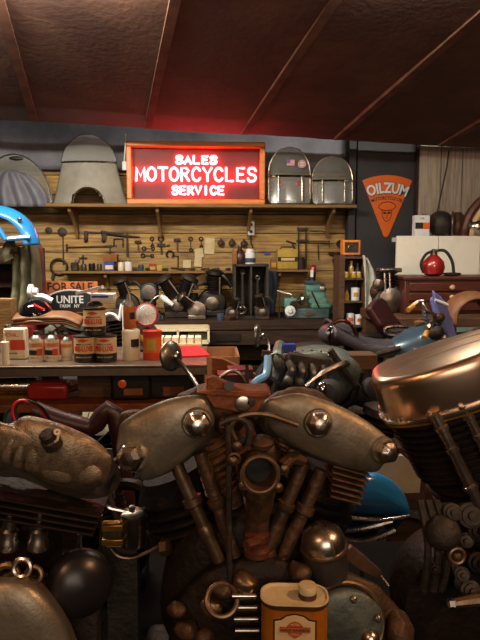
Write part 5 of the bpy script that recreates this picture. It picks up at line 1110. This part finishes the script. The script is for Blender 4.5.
# cylinders, heads with fins
base = h_(250, 640, -.075)
for i, (x, y, nm) in enumerate(((163, 440, 0), (332, 430, 1))):
    top = h_(x, y, -.085); d = (top-base).normalized()
    a = base+d*.12
    MB().lathe(finprof(.055, .075, .13, 11, .45), a, d, 40).build('cylinder', 'fin', he, ang=30)
    MB().lathe([(.062, 0), (.084, .004), (.084, .009), (.066, .012), (.066, .018), (.086, .021), (.086, .026), (.068, .029), (.068, .036), (.086, .039), (.086, .044), (.068, .047), (.068, .054), (.08, .057), (.08, .063), (.06, .09)], a+d*.13, d, 40).build('cylinder_head', 'fin', he, ang=30)
# brown curved head fins right of left cover, and the square stack under the right cover
d = (h_(205, 420)-h_(228, 500)).normalized()
for i in range(9):
    c = h_(209+1.6*i, 432+7.0*i, .0)
    MB().lathe([(.024, 0), (.033-.0006*i, .0015), (.033-.0006*i, .0035), (.024, .005)], c, (-.35, -.35, 1), 28).build('head_fin', 'rustfin', he)
MB().cyl(h_(212, 428, -.01), h_(232, 505, -.01), .02).build('port_casting', 'rustfin', he)
for i in range(6):
    MB().box(h_(347-1.2*i, 464+5.6*i, -.015), (.062-.002*i, .07, .0035), Matrix.Rotation(math.radians(17), 3, 'Y')).build('side_fin', 'rustfin', he, bevel=.001)
MB().box(h_(342, 478, -.03), (.04, .05, .05), Matrix.Rotation(math.radians(17), 3, 'Y')).build('side_fin_core', 'brownmetal', he, bevel=.004)
# centre black fins behind the carburettor right
for i in range(6): MB().bar(h_(272+1.5*i, 434+5*i, -.0), h_(292+1.5*i, 444+5*i, -.01), .05, .004).build('side_fin', 'rustfin', he)
for x, y in ((282, 437), (291, 451)): MB().lathe([(.006, 0), (.006, .01), (.003, .012)], h_(x, y, .025), (0, -1, 0), 12).build('fin_bolt', 'brownmetal', he)
# pushrod tubes
def prod(p0, p1, r, col, m='dullpipe'):
    a = h_(*p0, .035); b = h_(*p1, .045); t_ = MB().cyl(a, b, r).build('pushrod_tube', m, he)
    for k, rr in col:
        c = a+(b-a)*k; MB().lathe([(r, 0), (rr, .002), (rr, .012), (r*1.15, .015)], c, (b-a), 20).build('collar', m, t_)
    return t_
prod((175, 462), (222, 566), .0105, ((.33, .0155), (.6, .012)), 'dullpipe'); prod((200, 452), (236, 560), .0105, ((.42, .0145),), 'brownmetal')
prod((322, 470), (279, 566), .0105, ((.36, .0155),), 'brownmetal'); prod((304, 462), (263, 560), .0105, ((.4, .014),), 'brownmetal')
MB().lathe([(.0145, 0), (.016, .006), (.0145, .012)], h_(278, 556, .05), (.3, 0, -1)).build('tappet_flange', 'brownmetal', he); MB().lathe([(.0145, 0), (.016, .006), (.0145, .012)], h_(265, 550, .05), (.3, 0, -1)).build('tappet_flange', 'brownmetal', he)
# carburettor in the V
c = h_(260, 474, .1)
cb_ = MB().lathe([(.028, -.05), (.03, -.03), (.025, -.012), (.0285, -.002), (.0285, .004), (.0225, .0045), (.02, -.012), (.014, -.03), (.0, -.031)], c, (0.02, -1, .12), 32).build('carburettor', 'brownmetal', he)
MB().cyl(c+V((0, .02, -.002)), c+V((0, .022, -.002)), .0195).build('throttle_plate', 'black', he)
MB().tor(c+V((0, -.003, 0)), (0.02, -1, .12), .025, .003, 32, 8).build('throat_ring', 'dullpipe', he)
MB().pillow([h_(x, y, .05) for x, y in ((242, 455), (246, 443), (258, 437), (270, 440), (279, 450), (280, 464), (270, 472), (250, 470))], (0, -1, .3), .05, .02, 4).warp(.002, 40).build('float_bowl_cover', 'brownmetal', he, ang=60)
MB().lathe([(.012, 0), (.017, .003), (.017, .01), (.010, .014)], h_(262, 446, .06), (0, -.3, 1)).build('top_collar', 'brownmetal', he)
for x, y in ((233, 460), (237, 445), (284, 468), (278, 486), (243, 484)):
    MB().lathe([(.005, 0), (.007, .002), (.007, .008), (.004, .01)], h_(x, y, .085), (0, -1, 0), 12).build('screw_boss', 'dullpipe', he)
MB().tor(h_(234, 459, .09), (0, 1, .1), .008, .0025, 18, 6).build('linkage_ring', 'brownmetal', he); MB().bar(h_(236, 455, .09), h_(247, 447, .08), .006, .004).build('linkage', 'brownmetal', he)
MB().tube(smooth([h_(258, 480, .07), h_(260, 497, .06), h_(258, 515, .05), h_(257, 530, .045)], 4), [.026]*4+[.021]*4+[.018]*5).build('intake_body', 'brownmetal', he)
MB().lathe([(.013, 0), (.02, .003), (.02, .012), (.014, .016), (.014, .024), (.019, .027), (.019, .036), (.012, .04)], h_(257, 556, .055), (0, 0, 1), 24).build('lower_union', 'reddish', he)
MB().tube([h_(257, 541, .07), h_(246, 545, .085)], [.009, .007]).build('elbow', 'reddish', he)
MB().tube(smooth([h_(282, 466, .07), h_(292, 458, .06), h_(302, 461, .05)], 3), .01).build('link_arm', 'brownmetal', he)
# manifold Y behind
MB().tube(smooth([h_(222, 436, -.02), h_(245, 452, -.02), h_(270, 452, -.02), h_(296, 436, -.02)], 5), .022).build('manifold', 'rustfin', he)
# crankcase
MB().lathe([(.08, -.06), (.13, -.055), (.15, -.02), (.15, .03), (.13, .05), (.09, .055)], V((base.x, HY+.02, BZ+.15)), (0, -1, 0), 48).build('crankcase', 'fin', he, ang=50)
MB().box((base.x, HY+.02, BZ+.03), (.36, .12, .06)).build('case_base', 'fin', he, bevel=.015)
MB().pillow([h_(x, y, .06) for x, y in ((170, 625), (185, 590), (215, 566), (250, 556), (290, 560), (330, 580), (350, 620), (345, 700), (180, 700))], (0, -1, .3), .05, .03, 4).warp(.006, 14, 4).build('timing_case', 'fin', he, ang=60)
# cam cover right
cc = h_(345, 625, .09)
MB().pillow([cc+V((.058*math.cos(a)*1.0, 0, .055*math.sin(a))) for a in [2*PI*i/14 for i in range(14)]], (.15, -1, .25), .05, .012, 4).build('cam_cover', 'greyengine', he, ang=50)
MB().tor(cc+V((0, .0, 0)), (.15, -1, .25), .06, .004, 40, 8).build('cover_gasket', 'dullpipe', he)
for a in (20, 80, 140, 200): MB().lathe([(.005, 0), (.0055, .004), (.003, .006)], cc+V((.048*math.cos(math.radians(a)), -.012, .048*math.sin(math.radians(a)))), (.15, -1, .25), 6).build('cover_screw', 'steel', he)
MB().sph(h_(398, 630, .08), (.022, .03, .028), 20, 12).warp(.004, 40).warp(.004, 60, 3).build('rusty_knob', 'brownmetal', he)
MB().sph(h_(370, 638, .1), (.014, .014, .014)).build('dome_nut', 'chrome2', he)
MB().pillow([h_(x, y, .06) for x, y in ((345, 575), (372, 582), (392, 600), (410, 625), (405, 660), (370, 660), (340, 600))], (.1, -1, .4), .04, .015, 4).warp(.003, 30).build('side_plate', 'brownmetal', he, ang=60)
# small rings and bits at left bottom of the engine
for i in range(4): MB().cyl(h_(232+1.0*i, 596+11.5*i, .10), h_(256+1*i, 596+11.5*i, .10), .0042).build('bright_rod', 'chrome2', he)
for x, y, r, m in ((186, 628, .018, 'brownmetal'), (204, 636, .016, 'brownmetal'), (224, 590, .017, 'brownmetal'), (246, 583, .02, 'dullpipe'), (212, 606, .018, 'dullpipe'), (176, 610, .015, 'brownmetal'), (300, 572, .018, 'brownmetal')):
    MB().sph(h_(x, y, .085), (r, r, r*.8), 16, 10).warp(.006, 50, x).build('case_lump', m, he, ang=60)
MB().tor(h_(222, 600, .1), (0, -1, .8), .022, .004, 28, 8).build('clamp_ring', 'dullpipe', he)
# rusty mounting plate over the top
P = [(207, 378), (214, 376), (222, 380), (232, 384), (246, 390), (258, 391), (266, 392), (268, 397), (262, 404), (258, 412), (240, 413), (214, 408), (206, 396)]
bk = MB().ext([at(x, y, .862) for x, y in P], (0, .012, 0)).build('mounting_bracket', 'rust', he, sm=False, bevel=.002)
MB().ext([at(x, y, .858) for x, y in ((196, 393), (214, 389), (254, 392), (268, 391), (272, 396), (262, 398), (212, 396))], (0, .03, .006)).build('bracket_flange', 'rust', he, sm=False, bevel=.002)
MB().cyl(at(229, 386, .862), at(229, 386, .85), .007, n=20).build('bracket_hole', 'black', bk)
MB().lathe([(.012, 0), (.012, .003), (.009, .004)], at(243, 404, .86), (0, -1, 0), 20).build('bracket_bush', 'chrome2', bk); MB().lathe([(.008, 0), (.008, .003), (.004, .004)], at(250, 402, .86), (0, -1, 0), 20).build('bracket_bush', 'iron', bk)
# chrome elbow and oil lines
MB().sph(h_(226, 413, .02), (.022, .016, .016), 20, 12, Matrix.Rotation(.4, 3, 'Y')).build('chrome_plug', 'chrome', he)
MB().lathe([(.008, 0), (.013, .003), (.013, .014), (.008, .017)], h_(219, 424, .05), (1, -.2, -.2), 6).build('union_nut', 'brownmetal', he)
MB().lathe([(.006, 0), (.009, .002), (.009, .012), (.005, .015)], h_(295, 424, .04), (-1, -.2, .3), 6).build('union_nut', 'brownmetal', he)
for pts, r, m in ((((236, 440), (231, 428), (238, 418), (252, 414), (268, 415), (284, 420), (298, 425)), .0042, 'dullpipe'),
                  (((220, 424), (232, 419), (243, 420), (250, 430), (248, 445)), .005, 'iron'),
                  (((228, 424), (229, 460), (229, 500), (229, 540), (230, 575), (231, 612)), .0045, 'iron')):
    MB().tube(smooth([h_(x, y, .075) for x, y in pts], 6), r).build('oil_line', m, he)
MB().lathe([(.008, 0), (.01, .003), (.01, .02), (.006, .024)], h_(231, 612, .075), (0, 0, -1), 6).build('line_fitting', 'dullpipe', he)
# chrome tappet/generator pot right
gp = h_(325, 556, .06); gd = V((-.15, -.12, 1)).normalized()
MB().lathe([(.02, -.035), (.032, -.03), (.034, -.01), (.034, .018)], gp, gd, 32).build('horn_body', 'steel', he)
MB().lathe([(.0355, .0), (.0365, .002), (.0365, .006), (.0355, .008)], gp+gd*.012, gd, 32).build('horn_band', 'dullpipe', he)
MB().lathe([(.034, 0), (.033, .01), (.028, .022), (.018, .03), (.008, .033), (.001, .034)], gp+gd*.02, gd, 32).build('horn_dome', 'chrome2', he)
MB().tor(gp+gd*.02, V((1, .3, .2)), .0335, .0022, 32, 6, 0, 2*PI).build('horn_strap', 'dullpipe', he)
# ================================================================== oil can in front
oY = .76; zt_ = at(296, 603, oY).z; hw_ = (at(330, 600, oY).x-at(263, 600, oY).x)/2; cx = at(296.5, 600, oY).x
oc2 = V((cx, oY+.02, BZ)); hh = zt_-BZ
t = T('motorcycle_oil_can', 'orange oblong oil can with cream top and black-edged shield label, front centre', 'can', oc2, math.radians(-6))
def rrect(a, b, r, z, n=6):
    out = []
    for sx, sy, a0 in ((1, 1, 0), (-1, 1, 90), (-1, -1, 180), (1, -1, 270)):
        for i in range(n+1):
            q_ = math.radians(a0+90*i/n); out.append(V((sx*(a-r)+r*math.cos(q_), sy*(b-r)+r*math.sin(q_), z)))
    return out
a_, b_ = hw_, .027
MB().rings([rrect(a_, b_, .022, 0), rrect(a_, b_, .022, hh-.008)]).build('body', 'oilcan', t, local=True)
MB().rings([rrect(a_+.001, b_+.001, .022, hh-.004), rrect(a_+.0015, b_+.0015, .022, hh-.001), rrect(a_+.0012, b_+.0012, .022, hh+.001), rrect(a_-.001, b_-.001, .021, hh+.001), rrect(a_-.0022, b_-.0022, .02, hh-.002)], True, True).build('top_plate', 'paper', t, local=True)
MB().rings([rrect(a_+.001, b_+.001, .022, hh-.005), rrect(a_+.0018, b_+.0018, .022, hh-.0005), rrect(a_+.0003, b_+.0003, .022, hh+.001)], False, False).build('rim', 'brownmetal', t, local=True)
MB().lathe([(.0125, 0), (.0125, .007), (.011, .008)], (.018, -.002, hh-.001), n=28).build('spout', 'brownmetal', t, local=True)
MB().lathe([(.0122, 0), (.0128, .002), (.0128, .009), (.0118, .0105), (.001, .0108)], (.018, -.002, hh+.006), n=32).build('cap', 'paper', t, local=True)
yf_ = -b_-.0003
sh_o = [(-.029, -.09), (-.029, -.02), (-.02, -.0185), (-.012, -.013), (0, -.0105), (.012, -.013), (.02, -.0185), (.029, -.02), (.029, -.09)]
MB().ext([V((x, yf_, hh+y)) for x, y in sh_o], (0, -.0004, 0)).build('label_border', 'lblack', t, local=True, sm=False)
MB().ext([V((x*.93, yf_-.0005, hh+(y-.0018 if y > -.08 else y+.002))) for x, y in sh_o], (0, -.0004, 0)).build('label_field', 'label', t, local=True, sm=False)
M['shield'] = mat('shield_rust_red', '#a5482a', rough=.5)
c = V((0, yf_-.0012, hh-.033))
MB().ext([c+V((x, 0, y)) for x, y in ((-.0105, .0055), (-.006, .010), (0, .012), (.006, .010), (.0105, .0055), (.0115, 0), (.0085, -.0075), (0, -.013), (-.0085, -.0075), (-.0115, 0))], (0, -.0003, 0)).build('shield_emblem', 'shield', t, local=True, sm=False)
MB().box(c+V((0, -.0006, 0)), (.041, .0004, .0076)).build('name_bar', 'lblack', t, local=True); MB().box(c+V((0, -.0009, 0)), (.0398, .0004, .0066)).build('name_bar_field', 'signorange', t, local=True)
Xd = Matrix.Rotation(math.radians(-6), 3, 'Z') @ V((1, 0, 0)); Wm = chain(t)
txt('lettering', 'HARLEY-DAVIDSON', 'lblack', t, Wm @ (c+V((0, -.0014, 0))), .0375, .0036, X=Xd, th=.0002, bold=.01)
txt('lettering', 'MOTOR', 'label', t, Wm @ (c+V((0, -.0006, .0072))), .012, .0026, X=Xd, th=.0002); txt('lettering', 'CYCLES', 'label', t, Wm @ (c+V((0, -.0006, -.0066))), .0115, .0024, X=Xd, th=.0002)
txt('lettering', 'PREMIER', 'lblack', t, Wm @ (c+V((0.002, -.0004, -.0205))), .035, .006, X=Xd, th=.0002, bold=.02)
# ================================================================== right engine with the polished cover
RY2 = .86
r_ = lambda x, y, d=0: at(x, y, RY2-d)
re_ = T('pan_cover_engine', 'engine at the right with a big polished copper-toned rocker cover and chrome pushrod tubes', 'engine', V((r_(450, 620).x+.02, RY2+.08, BZ)))
org = r_(448, 392, -.06)
ux = V((math.cos(math.radians(21)), -.16, math.sin(math.radians(21)))).normalized()
uz0 = V((-.38, -.04, 1)); uy = uz0.cross(ux).normalized(); uz = ux.cross(uy).normalized()
fm = Matrix(((ux.x, uy.x, uz.x, org.x), (ux.y, uy.y, uz.y, org.y), (ux.z, uy.z, uz.z, org.z), (0, 0, 0, 1)))
D = smooth([(-.105, -.028), (-.085, -.052), (-.045, -.072), (0, -.08), (.045, -.077), (.085, -.06), (.105, -.03), (.108, .02), (.1, .05), (.06, .062), (0, .066), (-.06, .06), (-.098, .045), (-.108, .01)] and [V((x, y, 0)) for x, y in ((-.105, -.028), (-.085, -.052), (-.045, -.072), (0, -.08), (.045, -.077), (.085, -.06), (.105, -.03), (.108, .02), (.1, .05), (.06, .062), (0, .066), (-.06, .06), (-.098, .045), (-.108, .01))], 5, True)
sc_ = lambda k, z, dz=0: [V((p.x*k, p.y*k, z)) for p in D]
pc = MB().rings([sc_(.99, .0), sc_(1.0, .004), sc_(.99, .050), sc_(.975, .058), sc_(.945, .064), sc_(.90, .067), sc_(.84, .0675), sc_(.7, .0692), sc_(.5, .0705), sc_(.2, .071)]).xf(fm).build('rocker_cover', 'copper', re_, ang=60)
MB().rings([sc_(1.0, -.006), sc_(1.055, -.005), sc_(1.06, -.002), sc_(1.055, .001), sc_(1.0, .002)]).xf(fm).build('cover_flange', 'chrome2', re_, ang=50)
MB().rings([sc_(1.0, -.012), sc_(1.03, -.011), sc_(1.03, -.0075), sc_(1.0, -.007)]).xf(fm).build('gasket', 'gold', re_)
for i in range(0, len(D), 5): p = D[i]*1.03; MB().lathe([(.0045, 0), (.0045, .004), (.003, .0055)], (p.x, p.y, .001), n=10).xf(fm).build('flange_bolt', 'chrome2', re_)
for y in (-.02, .012): MB().tube([(-.085, y-.006, .0675), (-.03, y, .0698), (.03, y+.004, .0702), (.085, y+.006, .068)], .0022, 6).xf(fm).build('top_crease', 'copper', re_)
for i in range(9): MB().rings([sc_(.8-.01*i, -.020-.012*i), sc_(.96-.015*i, -.019-.012*i), sc_(.96-.015*i, -.0155-.012*i), sc_(.8-.01*i, -.0145-.012*i)]).xf(fm).build('head_fin', 'fin', re_, ang=30)
MB().rings([sc_(.8, -.125), sc_(.84, -.01)]).xf(fm).build('head_core', 'fin', re_)
MB().lathe(finprof(.058, .078, .16, 11), (0, 0, -.29), (0, 0, 1), 36).xf(fm).build('cylinder', 'fin', re_, ang=30)
for p0, p1, r0 in (((434, 414), (490, 526), .0088), ((461, 402), (515, 510), .008)):
    a = r_(*p0, .012); b = r_(*p1, .02); o = MB().cyl(a, b, r0).build('pushrod_tube', 'chrome2', re_)
    for k in (.1, .28, .62): MB().lathe([(r0, 0), (r0*1.3, .002), (r0*1.3, .008), (r0, .01)], a+(b-a)*k, b-a, 20).build('collar', 'chrome2', o)
MB().lathe([(.08, -.05), (.11, -.045), (.12, 0), (.11, .045), (.08, .05)], V((r_(485, 600).x, RY2+.09, BZ+.125)), (0, -1, 0), 40).build('crankcase', 'fin', re_)
MB().box(V((r_(485, 600).x, RY2+.09, BZ+.02)), (.22, .12, .04)).build('case_base', 'iron', re_, bevel=.01)
MB().lathe([(.015, -.02), (.024, -.01), (.026, 0), (.022, .01), (.012, .016), (.001, .018)], r_(443, 533, .03), (-.2, -1, .35), 32).build('dome_cap', 'iron', re_)
MB().lathe([(.014, -.05), (.018, 0)], r_(440, 528, -.0), (-.2, -1, .35)).build('cap_neck', 'iron', re_)
MB().tor(r_(457, 556, .04), (0, -1, .1), .011, .003, 24, 8).build('ring_fitting', 'dullpipe', re_); MB().sph(r_(457, 556, .035), (.008, .008, .008)).build('ring_boss', 'brownmetal', re_)
for x, y, r, m in ((470, 515, .02, 'iron'), (478, 530, .018, 'fin'), (466, 540, .012, 'iron'), (435, 568, .01, 'fin'), (462, 574, .012, 'iron'), (476, 562, .016, 'fin'), (470, 590, .016, 'iron'), (452, 512, .014, 'iron')):
    MB().lathe([(r*.6, -.05), (r*.95, -.01), (r*.95, .004), (r*.7, .005), (r*.7, .01), (r*.35, .0105), (r*.3, .016), (r*.05, .0165)], r_(x, y, .02), (random.uniform(-.4, .4), -1, .3), 18).build('case_boss', m, re_)
MB().tube([r_(448, 604, .05), r_(475, 600, .05), r_(490, 600, .05)], [.006, .009, .009]).build('drain_pipe', 'dullpipe', re_); MB().lathe([(.005, 0), (.008, .002), (.008, .01), (.004, .012)], r_(447, 604, .05), (1, 0, 0), 6).build('drain_nut', 'chrome2', re_)
for i in range(3): MB().tube(smooth([r_(420+8*i, 500, .0), r_(428+10*i, 545, .02), r_(424+9*i, 590, .01)], 5), .006).build('oil_line', 'iron', re_)
# ================================================================== left engine with rough cast cover
LY = .86
l_ = lambda x, y, d=0: at(x, y, LY-d)
le = T('cast_cover_engine', 'engine at the left with a rough cast rocker box over black fins', 'engine', V((l_(30, 600).x, LY+.08, BZ)))
pts = [(-25, 432), (-5, 424), (12, 426), (28, 418), (48, 421), (72, 429), (95, 440), (108, 452), (112, 466), (106, 480), (92, 487), (70, 488), (48, 483), (25, 474), (5, 466), (-20, 462)]
MB().pillow([at(x, y, LY-.02) for x, y in pts], (-.1, -1, .75), .06, .045, 6, .5, (.985, .96, .92, .87, .8, .72, .64, .55, .45, .35, .25, .12)).build('rocker_box', 'casting', le, ang=70)
def pad(pts, d, bulge=.012, dn=(-.1, -1, .6)): MB().pillow([l_(x, y, d) for x, y in pts], dn, .03, bulge, 4, .3).build('cast_lobe', 'casting', le, ang=60)
pad(((44, 466), (50, 459), (62, 459), (72, 464), (74, 474), (70, 483), (55, 482), (43, 476)), .036)
pad(((78, 468), (84, 461), (95, 464), (103, 472), (102, 481), (90, 485), (79, 482)), .034)
pad(((26, 470), (30, 452), (36, 441), (42, 441), (42, 456), (38, 472)), .045)
pad(((14, 466), (19, 448), (26, 438), (30, 440), (27, 456), (22, 469)), .045)
pad(((3, 460), (8, 445), (16, 436), (20, 438), (15, 452), (11, 464)), .045)
MB().lathe([(.013, -.01), (.013, .004), (.011, .006), (.011, .014), (.008, .017)], l_(51, 441, .06), (-.3, -.6, 1), 24).build('filler_plug', 'iron', le)
MB().tor(l_(57, 432, .072), (.3, -1, .3), .003, .0016, 16, 6).build('terminal_clip', 'labelw', le); MB().tube([l_(58.5, 434, .073), l_(57.5, 440, .073), l_(55, 442, .07)], .0016).build('terminal_hook', 'labelw', le)
MB().cyl(l_(105, 471, .0), l_(98, 490, .0), .016).build('port_boss', 'iron', le)
# slanting fins below
ud = V((.28, 0, -.1)).normalized()
for i in range(4):
    c = l_(32-1.0*i, 486+6.0*i, -.045)
    MB().box(c, (.235-.004*i, .13, .0035), Matrix.Rotation(math.radians(12), 3, 'Y')).build('cooling_fin', 'fin', le, bevel=.001)
MB().box(l_(20, 540, -.09), (.13, .06, .1)).build('cylinder_base', 'fin', le, bevel=.02)
MB().box(l_(30, 494, -.05), (.16, .1, .045), Matrix.Rotation(math.radians(12), 3, 'Y')).build('cylinder', 'fin', le, bevel=.02)
for x in (8, 38):
    a = l_(x+3, 508, .0); b = l_(x-1, 556, .0)
    MB().lathe([(.009, 0), (.009, .03), (.013, .034), (.013, .046), (.015, .05), (.015, .062), (.01, .066)], a, b-a, 24).build('tappet_tube', 'chrome2', le)
MB().lathe([(.07, -.05), (.095, -.045), (.1, 0), (.095, .045), (.07, .05)], V((l_(5, 600).x, LY+.1, BZ+.105)), (0, -1, 0), 40).build('crankcase', 'iron', le)
MB().box(V((l_(5, 600).x, LY+.1, BZ+.02)), (.2, .12, .04)).build('case_base', 'iron', le, bevel=.01)
MB().pillow([at(x, y, .8) for x, y in ((-40, 590), (0, 578), (28, 582), (50, 600), (66, 630), (70, 680), (-40, 700))], (.1, -1, .5), .06, .03, 5).build('primary_cover', 'alloy', le, ang=60)
for x, y, r, m in ((6, 577, .016, 'dullpipe'), (22, 568, .012, 'chrome2'), (34, 575, .011, 'dullpipe'), (12, 590, .02, 'iron'), (26, 586, .009, 'chrome2')):
    MB().tor(l_(x, y, .03), (random.uniform(-.3, .3), -1, .3), r, r*.35, 20, 8).build('cast_ring', m, le)
# round dark cover with bluish sheen
t = T('round_dark_cover', 'round dark cover with a dull sheen standing between the left engine and the canister', 'cover', V((at(72, 640, .85).x, .86, BZ)))
zz_ = .05; zc_ = at(76, 588, .86).z
MB().lathe([(zz_*.96, 0), (zz_, .008), (zz_*.97, .02), (zz_*.8, .03), (zz_*.4, .038), (.001, .04)], V((at(74, 588, .85).x, .88, zc_)), (.45, -1, .25), 48).build('shell', 'satin', t)
MB().box(V((at(74, 588, .85).x, .9, (BZ+zc_)/2)), (.05, .03, zc_-BZ)).build('foot', 'iron', t)
# canister with brass plates
cY = .95; c = at(134, 545, cY)
t = T('regulator', 'small chrome canister with two brass blocks beside it, lower left', 'canister', V((c.x, cY, BZ)))
ct = at(134, 511, cY).z
MB().lathe([(.019, 0), (.021, .003), (.021, ct-c.z-.01), (.022, ct-c.z-.008), (.022, ct-c.z-.003), (.018, ct-c.z), (.008, ct-c.z+.003)], c, n=32).build('canister_body', 'chrome2', t)
MB().lathe([(.006, 0), (.006, .006), (.003, .008)], c+V((-.002, 0, ct-c.z+.002)), n=6).build('top_nut', 'steel', t)
for y in (526, 540.5): MB().box(at(113, y, cY-.01), (.035, .02, .012)).build('brass_block', 'gold', t, bevel=.002)
MB().box(at(113, 533, cY+.0), (.03, .018, .012)).build('core', 'iron', t); MB().tube([at(121, 533, cY), at(128, 533, cY)], .006).build('link', 'iron', t)
MB().box((c.x-.02, cY+.01, (c.z+BZ)/2), (.05, .03, c.z-BZ)).build('mount', 'iron', t)
MB().tube(smooth([at(128, 512, cY), at(118, 510, cY), at(108, 507, cY), at(106, 498, cY), at(112, 488, cY)], 5), .0035).build('pipe', 'chrome2', t)
MB().tube(smooth([at(110, 548, cY-.02), at(118, 556, cY-.02), at(132, 558, cY-.02), at(148, 552, cY-.02), at(160, 545, cY-.02)], 5), .003).build('pipe', 'dullpipe', t)
MB().lathe([(.01, 0), (.014, .004), (.014, .016), (.008, .02)], at(160, 548, cY-.02), (1, -.3, .3), 6).build('fitting', 'dullpipe', t)
t = T('bent_chrome_pipes', 'thin bent chrome pipes in the gap left of the big centre engine', 'pipe', V((at(108, 520, 1.0).x, 1.0, BZ)))
for pts in (((100, 515), (98, 492), (104, 483), (112, 486), (114, 498)), ((96, 490), (106, 478), (116, 470), (122, 466)), ((104, 470), (112, 462), (120, 456)), ((101, 515), (101, 640))): MB().tube(smooth([at(x, y, 1.0) for x, y in pts], 5), .003).build('pipe', 'chrome2', t)
t = T('race_tag', 'small crumpled white tag with an orange mark below the black fins at left', 'tag', at(80, 533, .88))
MB().ext([at(x, y, .88) for x, y in ((70, 523), (84, 514), (90, 520), (89, 532), (78, 535), (72, 531))], (0, .002, 0)).build('tag_card', 'white', t, sm=False); MB().ext([at(x, y, .878) for x, y in ((74, 525), (78, 529), (87, 517), (87, 521), (79, 533), (73, 528))], (0, .001, 0)).build('orange_mark', 'orange', t, sm=False)
MB().tube([at(80, 524, .885), V((at(80, 524, .885).x, .9, BZ))], .002).build('wire_stem', 'iron', t)
# ================================================================== blue tank bike behind the V-twin on the right
BY = 1.64
b_ = lambda x, y, d=0: at(x, y, BY-d)
t = T('motorcycle', 'low motorcycle with a glossy bright blue tank behind the foreground engines', 'motorcycle', (b_(350, 500).x, BY, 0))
P = [(296, 512), (310, 494), (330, 482), (352, 474), (372, 474), (390, 482), (402, 494), (408, 507), (409, 517), (395, 518), (350, 515), (310, 514)]
MB().pillow([b_(x, y) for x, y in P], (0, -1, .8), .16, .1, 5, .55).build('fuel_tank', 'blue', t, ang=60)
MB().tube(smooth([b_(300, 514, .07), b_(340, 517, .09), b_(380, 520, .09), b_(409, 516, .06)], 5), .006).build('chrome_trim', 'chrome2', t)
for pts, r in ((((322, 522), (345, 530), (370, 527), (392, 521)), .008), (((330, 532), (360, 542), (395, 530)), .01), (((335, 540), (375, 552), (390, 548)), .007)): MB().tube(smooth([b_(x, y, .05) for x, y in pts], 5), r).build('chrome_rail', 'chrome2', t)
MB().lathe([(.03, 0), (.05, .01), (.05, .05), (.03, .07)], b_(372, 562, .05), (0, -1, .2)).build('engine_cover', 'steel', t)
MB().box(b_(370, 590), (.2, .14, .18)).build('engine_block', 'iron', t, bevel=.03)
for x in (-.5, .85): wheel(t, V((b_(350, 500).x+x, BY+.03, .33)), .28, (0, 1, 0), .05, 16)
MB().tube([V((b_(350, 500).x-.5, BY, .33)), b_(300, 560), b_(420, 600), V((b_(350, 500).x+.85, BY, .33))], .018).build('frame_tube', 'black', t)
MB().tube([b_(300, 560), b_(300, 505), b_(400, 512), b_(430, 520), V((b_(350, 500).x+.85, BY, .33))], .018).build('frame_tube', 'black', t)
# faded sheet over the tank
shp = [at(x, y, BY+.02) for x, y in ((372, 474), (382, 456), (404, 455), (422, 474), (419, 493), (404, 492))]
one('faded_sheet', MB().ext(shp, (0, .02, 0)).warp(.006, 15), 'skin', 'faded grey-tan sheet with a ragged edge behind the blue tank', 'sheet')
one('sheet_support', MB().box((at(412, 490, BY+.1).x, BY+.2, .4), (.12, .1, .8)), 'darkwood', 'dark box behind the blue tank', 'box')
one('brown_card', MB().ext([at(x, y, 1.02) for x, y in ((346, 551), (352, 547), (366, 558), (382, 573), (380, 579), (362, 571), (347, 560))], (.0, .012, 0)), 'tan', 'curled brown card between the chrome horn and the blue motorcycle', 'card')
one('card_stick', MB().tube([at(362, 568, 1.03), V((at(362, 568, 1.03).x, 1.05, BZ))], .004), 'iron', 'thin dark rod behind the curled brown card', 'rod')
one('thin_rod', MB().tube([at(378, 572, 1.1), at(400, 600, 1.0), at(422, 640, .92)], .0025), 'dullpipe', 'thin slanting wire right of the curled brown card', 'wire')
# dark machinery filling the gaps
small_engine('spare_engine', 'dark engine in the shadow behind the left cast engine', V((at(112, 560, 1.22).x, 1.24, BZ)), .72, (-12,), m='fin', cat='engine')
# ================================================================== light
def area(name, loc, rot, size, e, col, sy=None):
    l = bpy.data.lights.new(name, 'AREA'); l.energy = e; l.color = col; l.size = size
    if sy: l.shape = 'RECTANGLE'; l.size_y = sy
    o = bpy.data.objects.new(name, l); COL.objects.link(o); o.location = loc; o.rotation_euler = [math.radians(a) for a in rot]; return o
def bulb(name, loc, e, col, r=.05):
    l = bpy.data.lights.new(name, 'POINT'); l.energy = e; l.color = col; l.shadow_soft_size = r
    o = bpy.data.objects.new(name, l); COL.objects.link(o); o.location = loc; return o
area('ceiling_tube_lamp', (1.25, 2.3, 2.44), (24, 0, 0), 1.5, 125, (1, .9, .74), .14)
area('wall_tube_lamp', (-.9, 2.4, 2.42), (24, 0, 0), 1.4, 72, (1, .88, .72), .14)
bulb('tungsten_bulb', (1.15, .3, 2.15), 42, (1, .52, .24), .05)
bulb('tungsten_bulb_left', (-.75, -.15, 2.1), 20, (1, .5, .23), .06)
area('camera_side_fill', (.3, -1.8, 1.9), (84, 0, 0), 1.6, 20, (1, .8, .62), 1.0)  # unseen fill added behind the camera for front light and chrome reflections
w = bpy.data.worlds.new('world'); sc.world = w; w.use_nodes = True
w.node_tree.nodes['Background'].inputs[0].default_value = (.5, .34, .26, 1); w.node_tree.nodes['Background'].inputs[1].default_value = .24
sc.view_settings.view_transform = 'Standard'; sc.view_settings.look = 'None'; sc.view_settings.gamma = 1; sc.view_settings.exposure = .35; sc.view_settings.use_curve_mapping = False
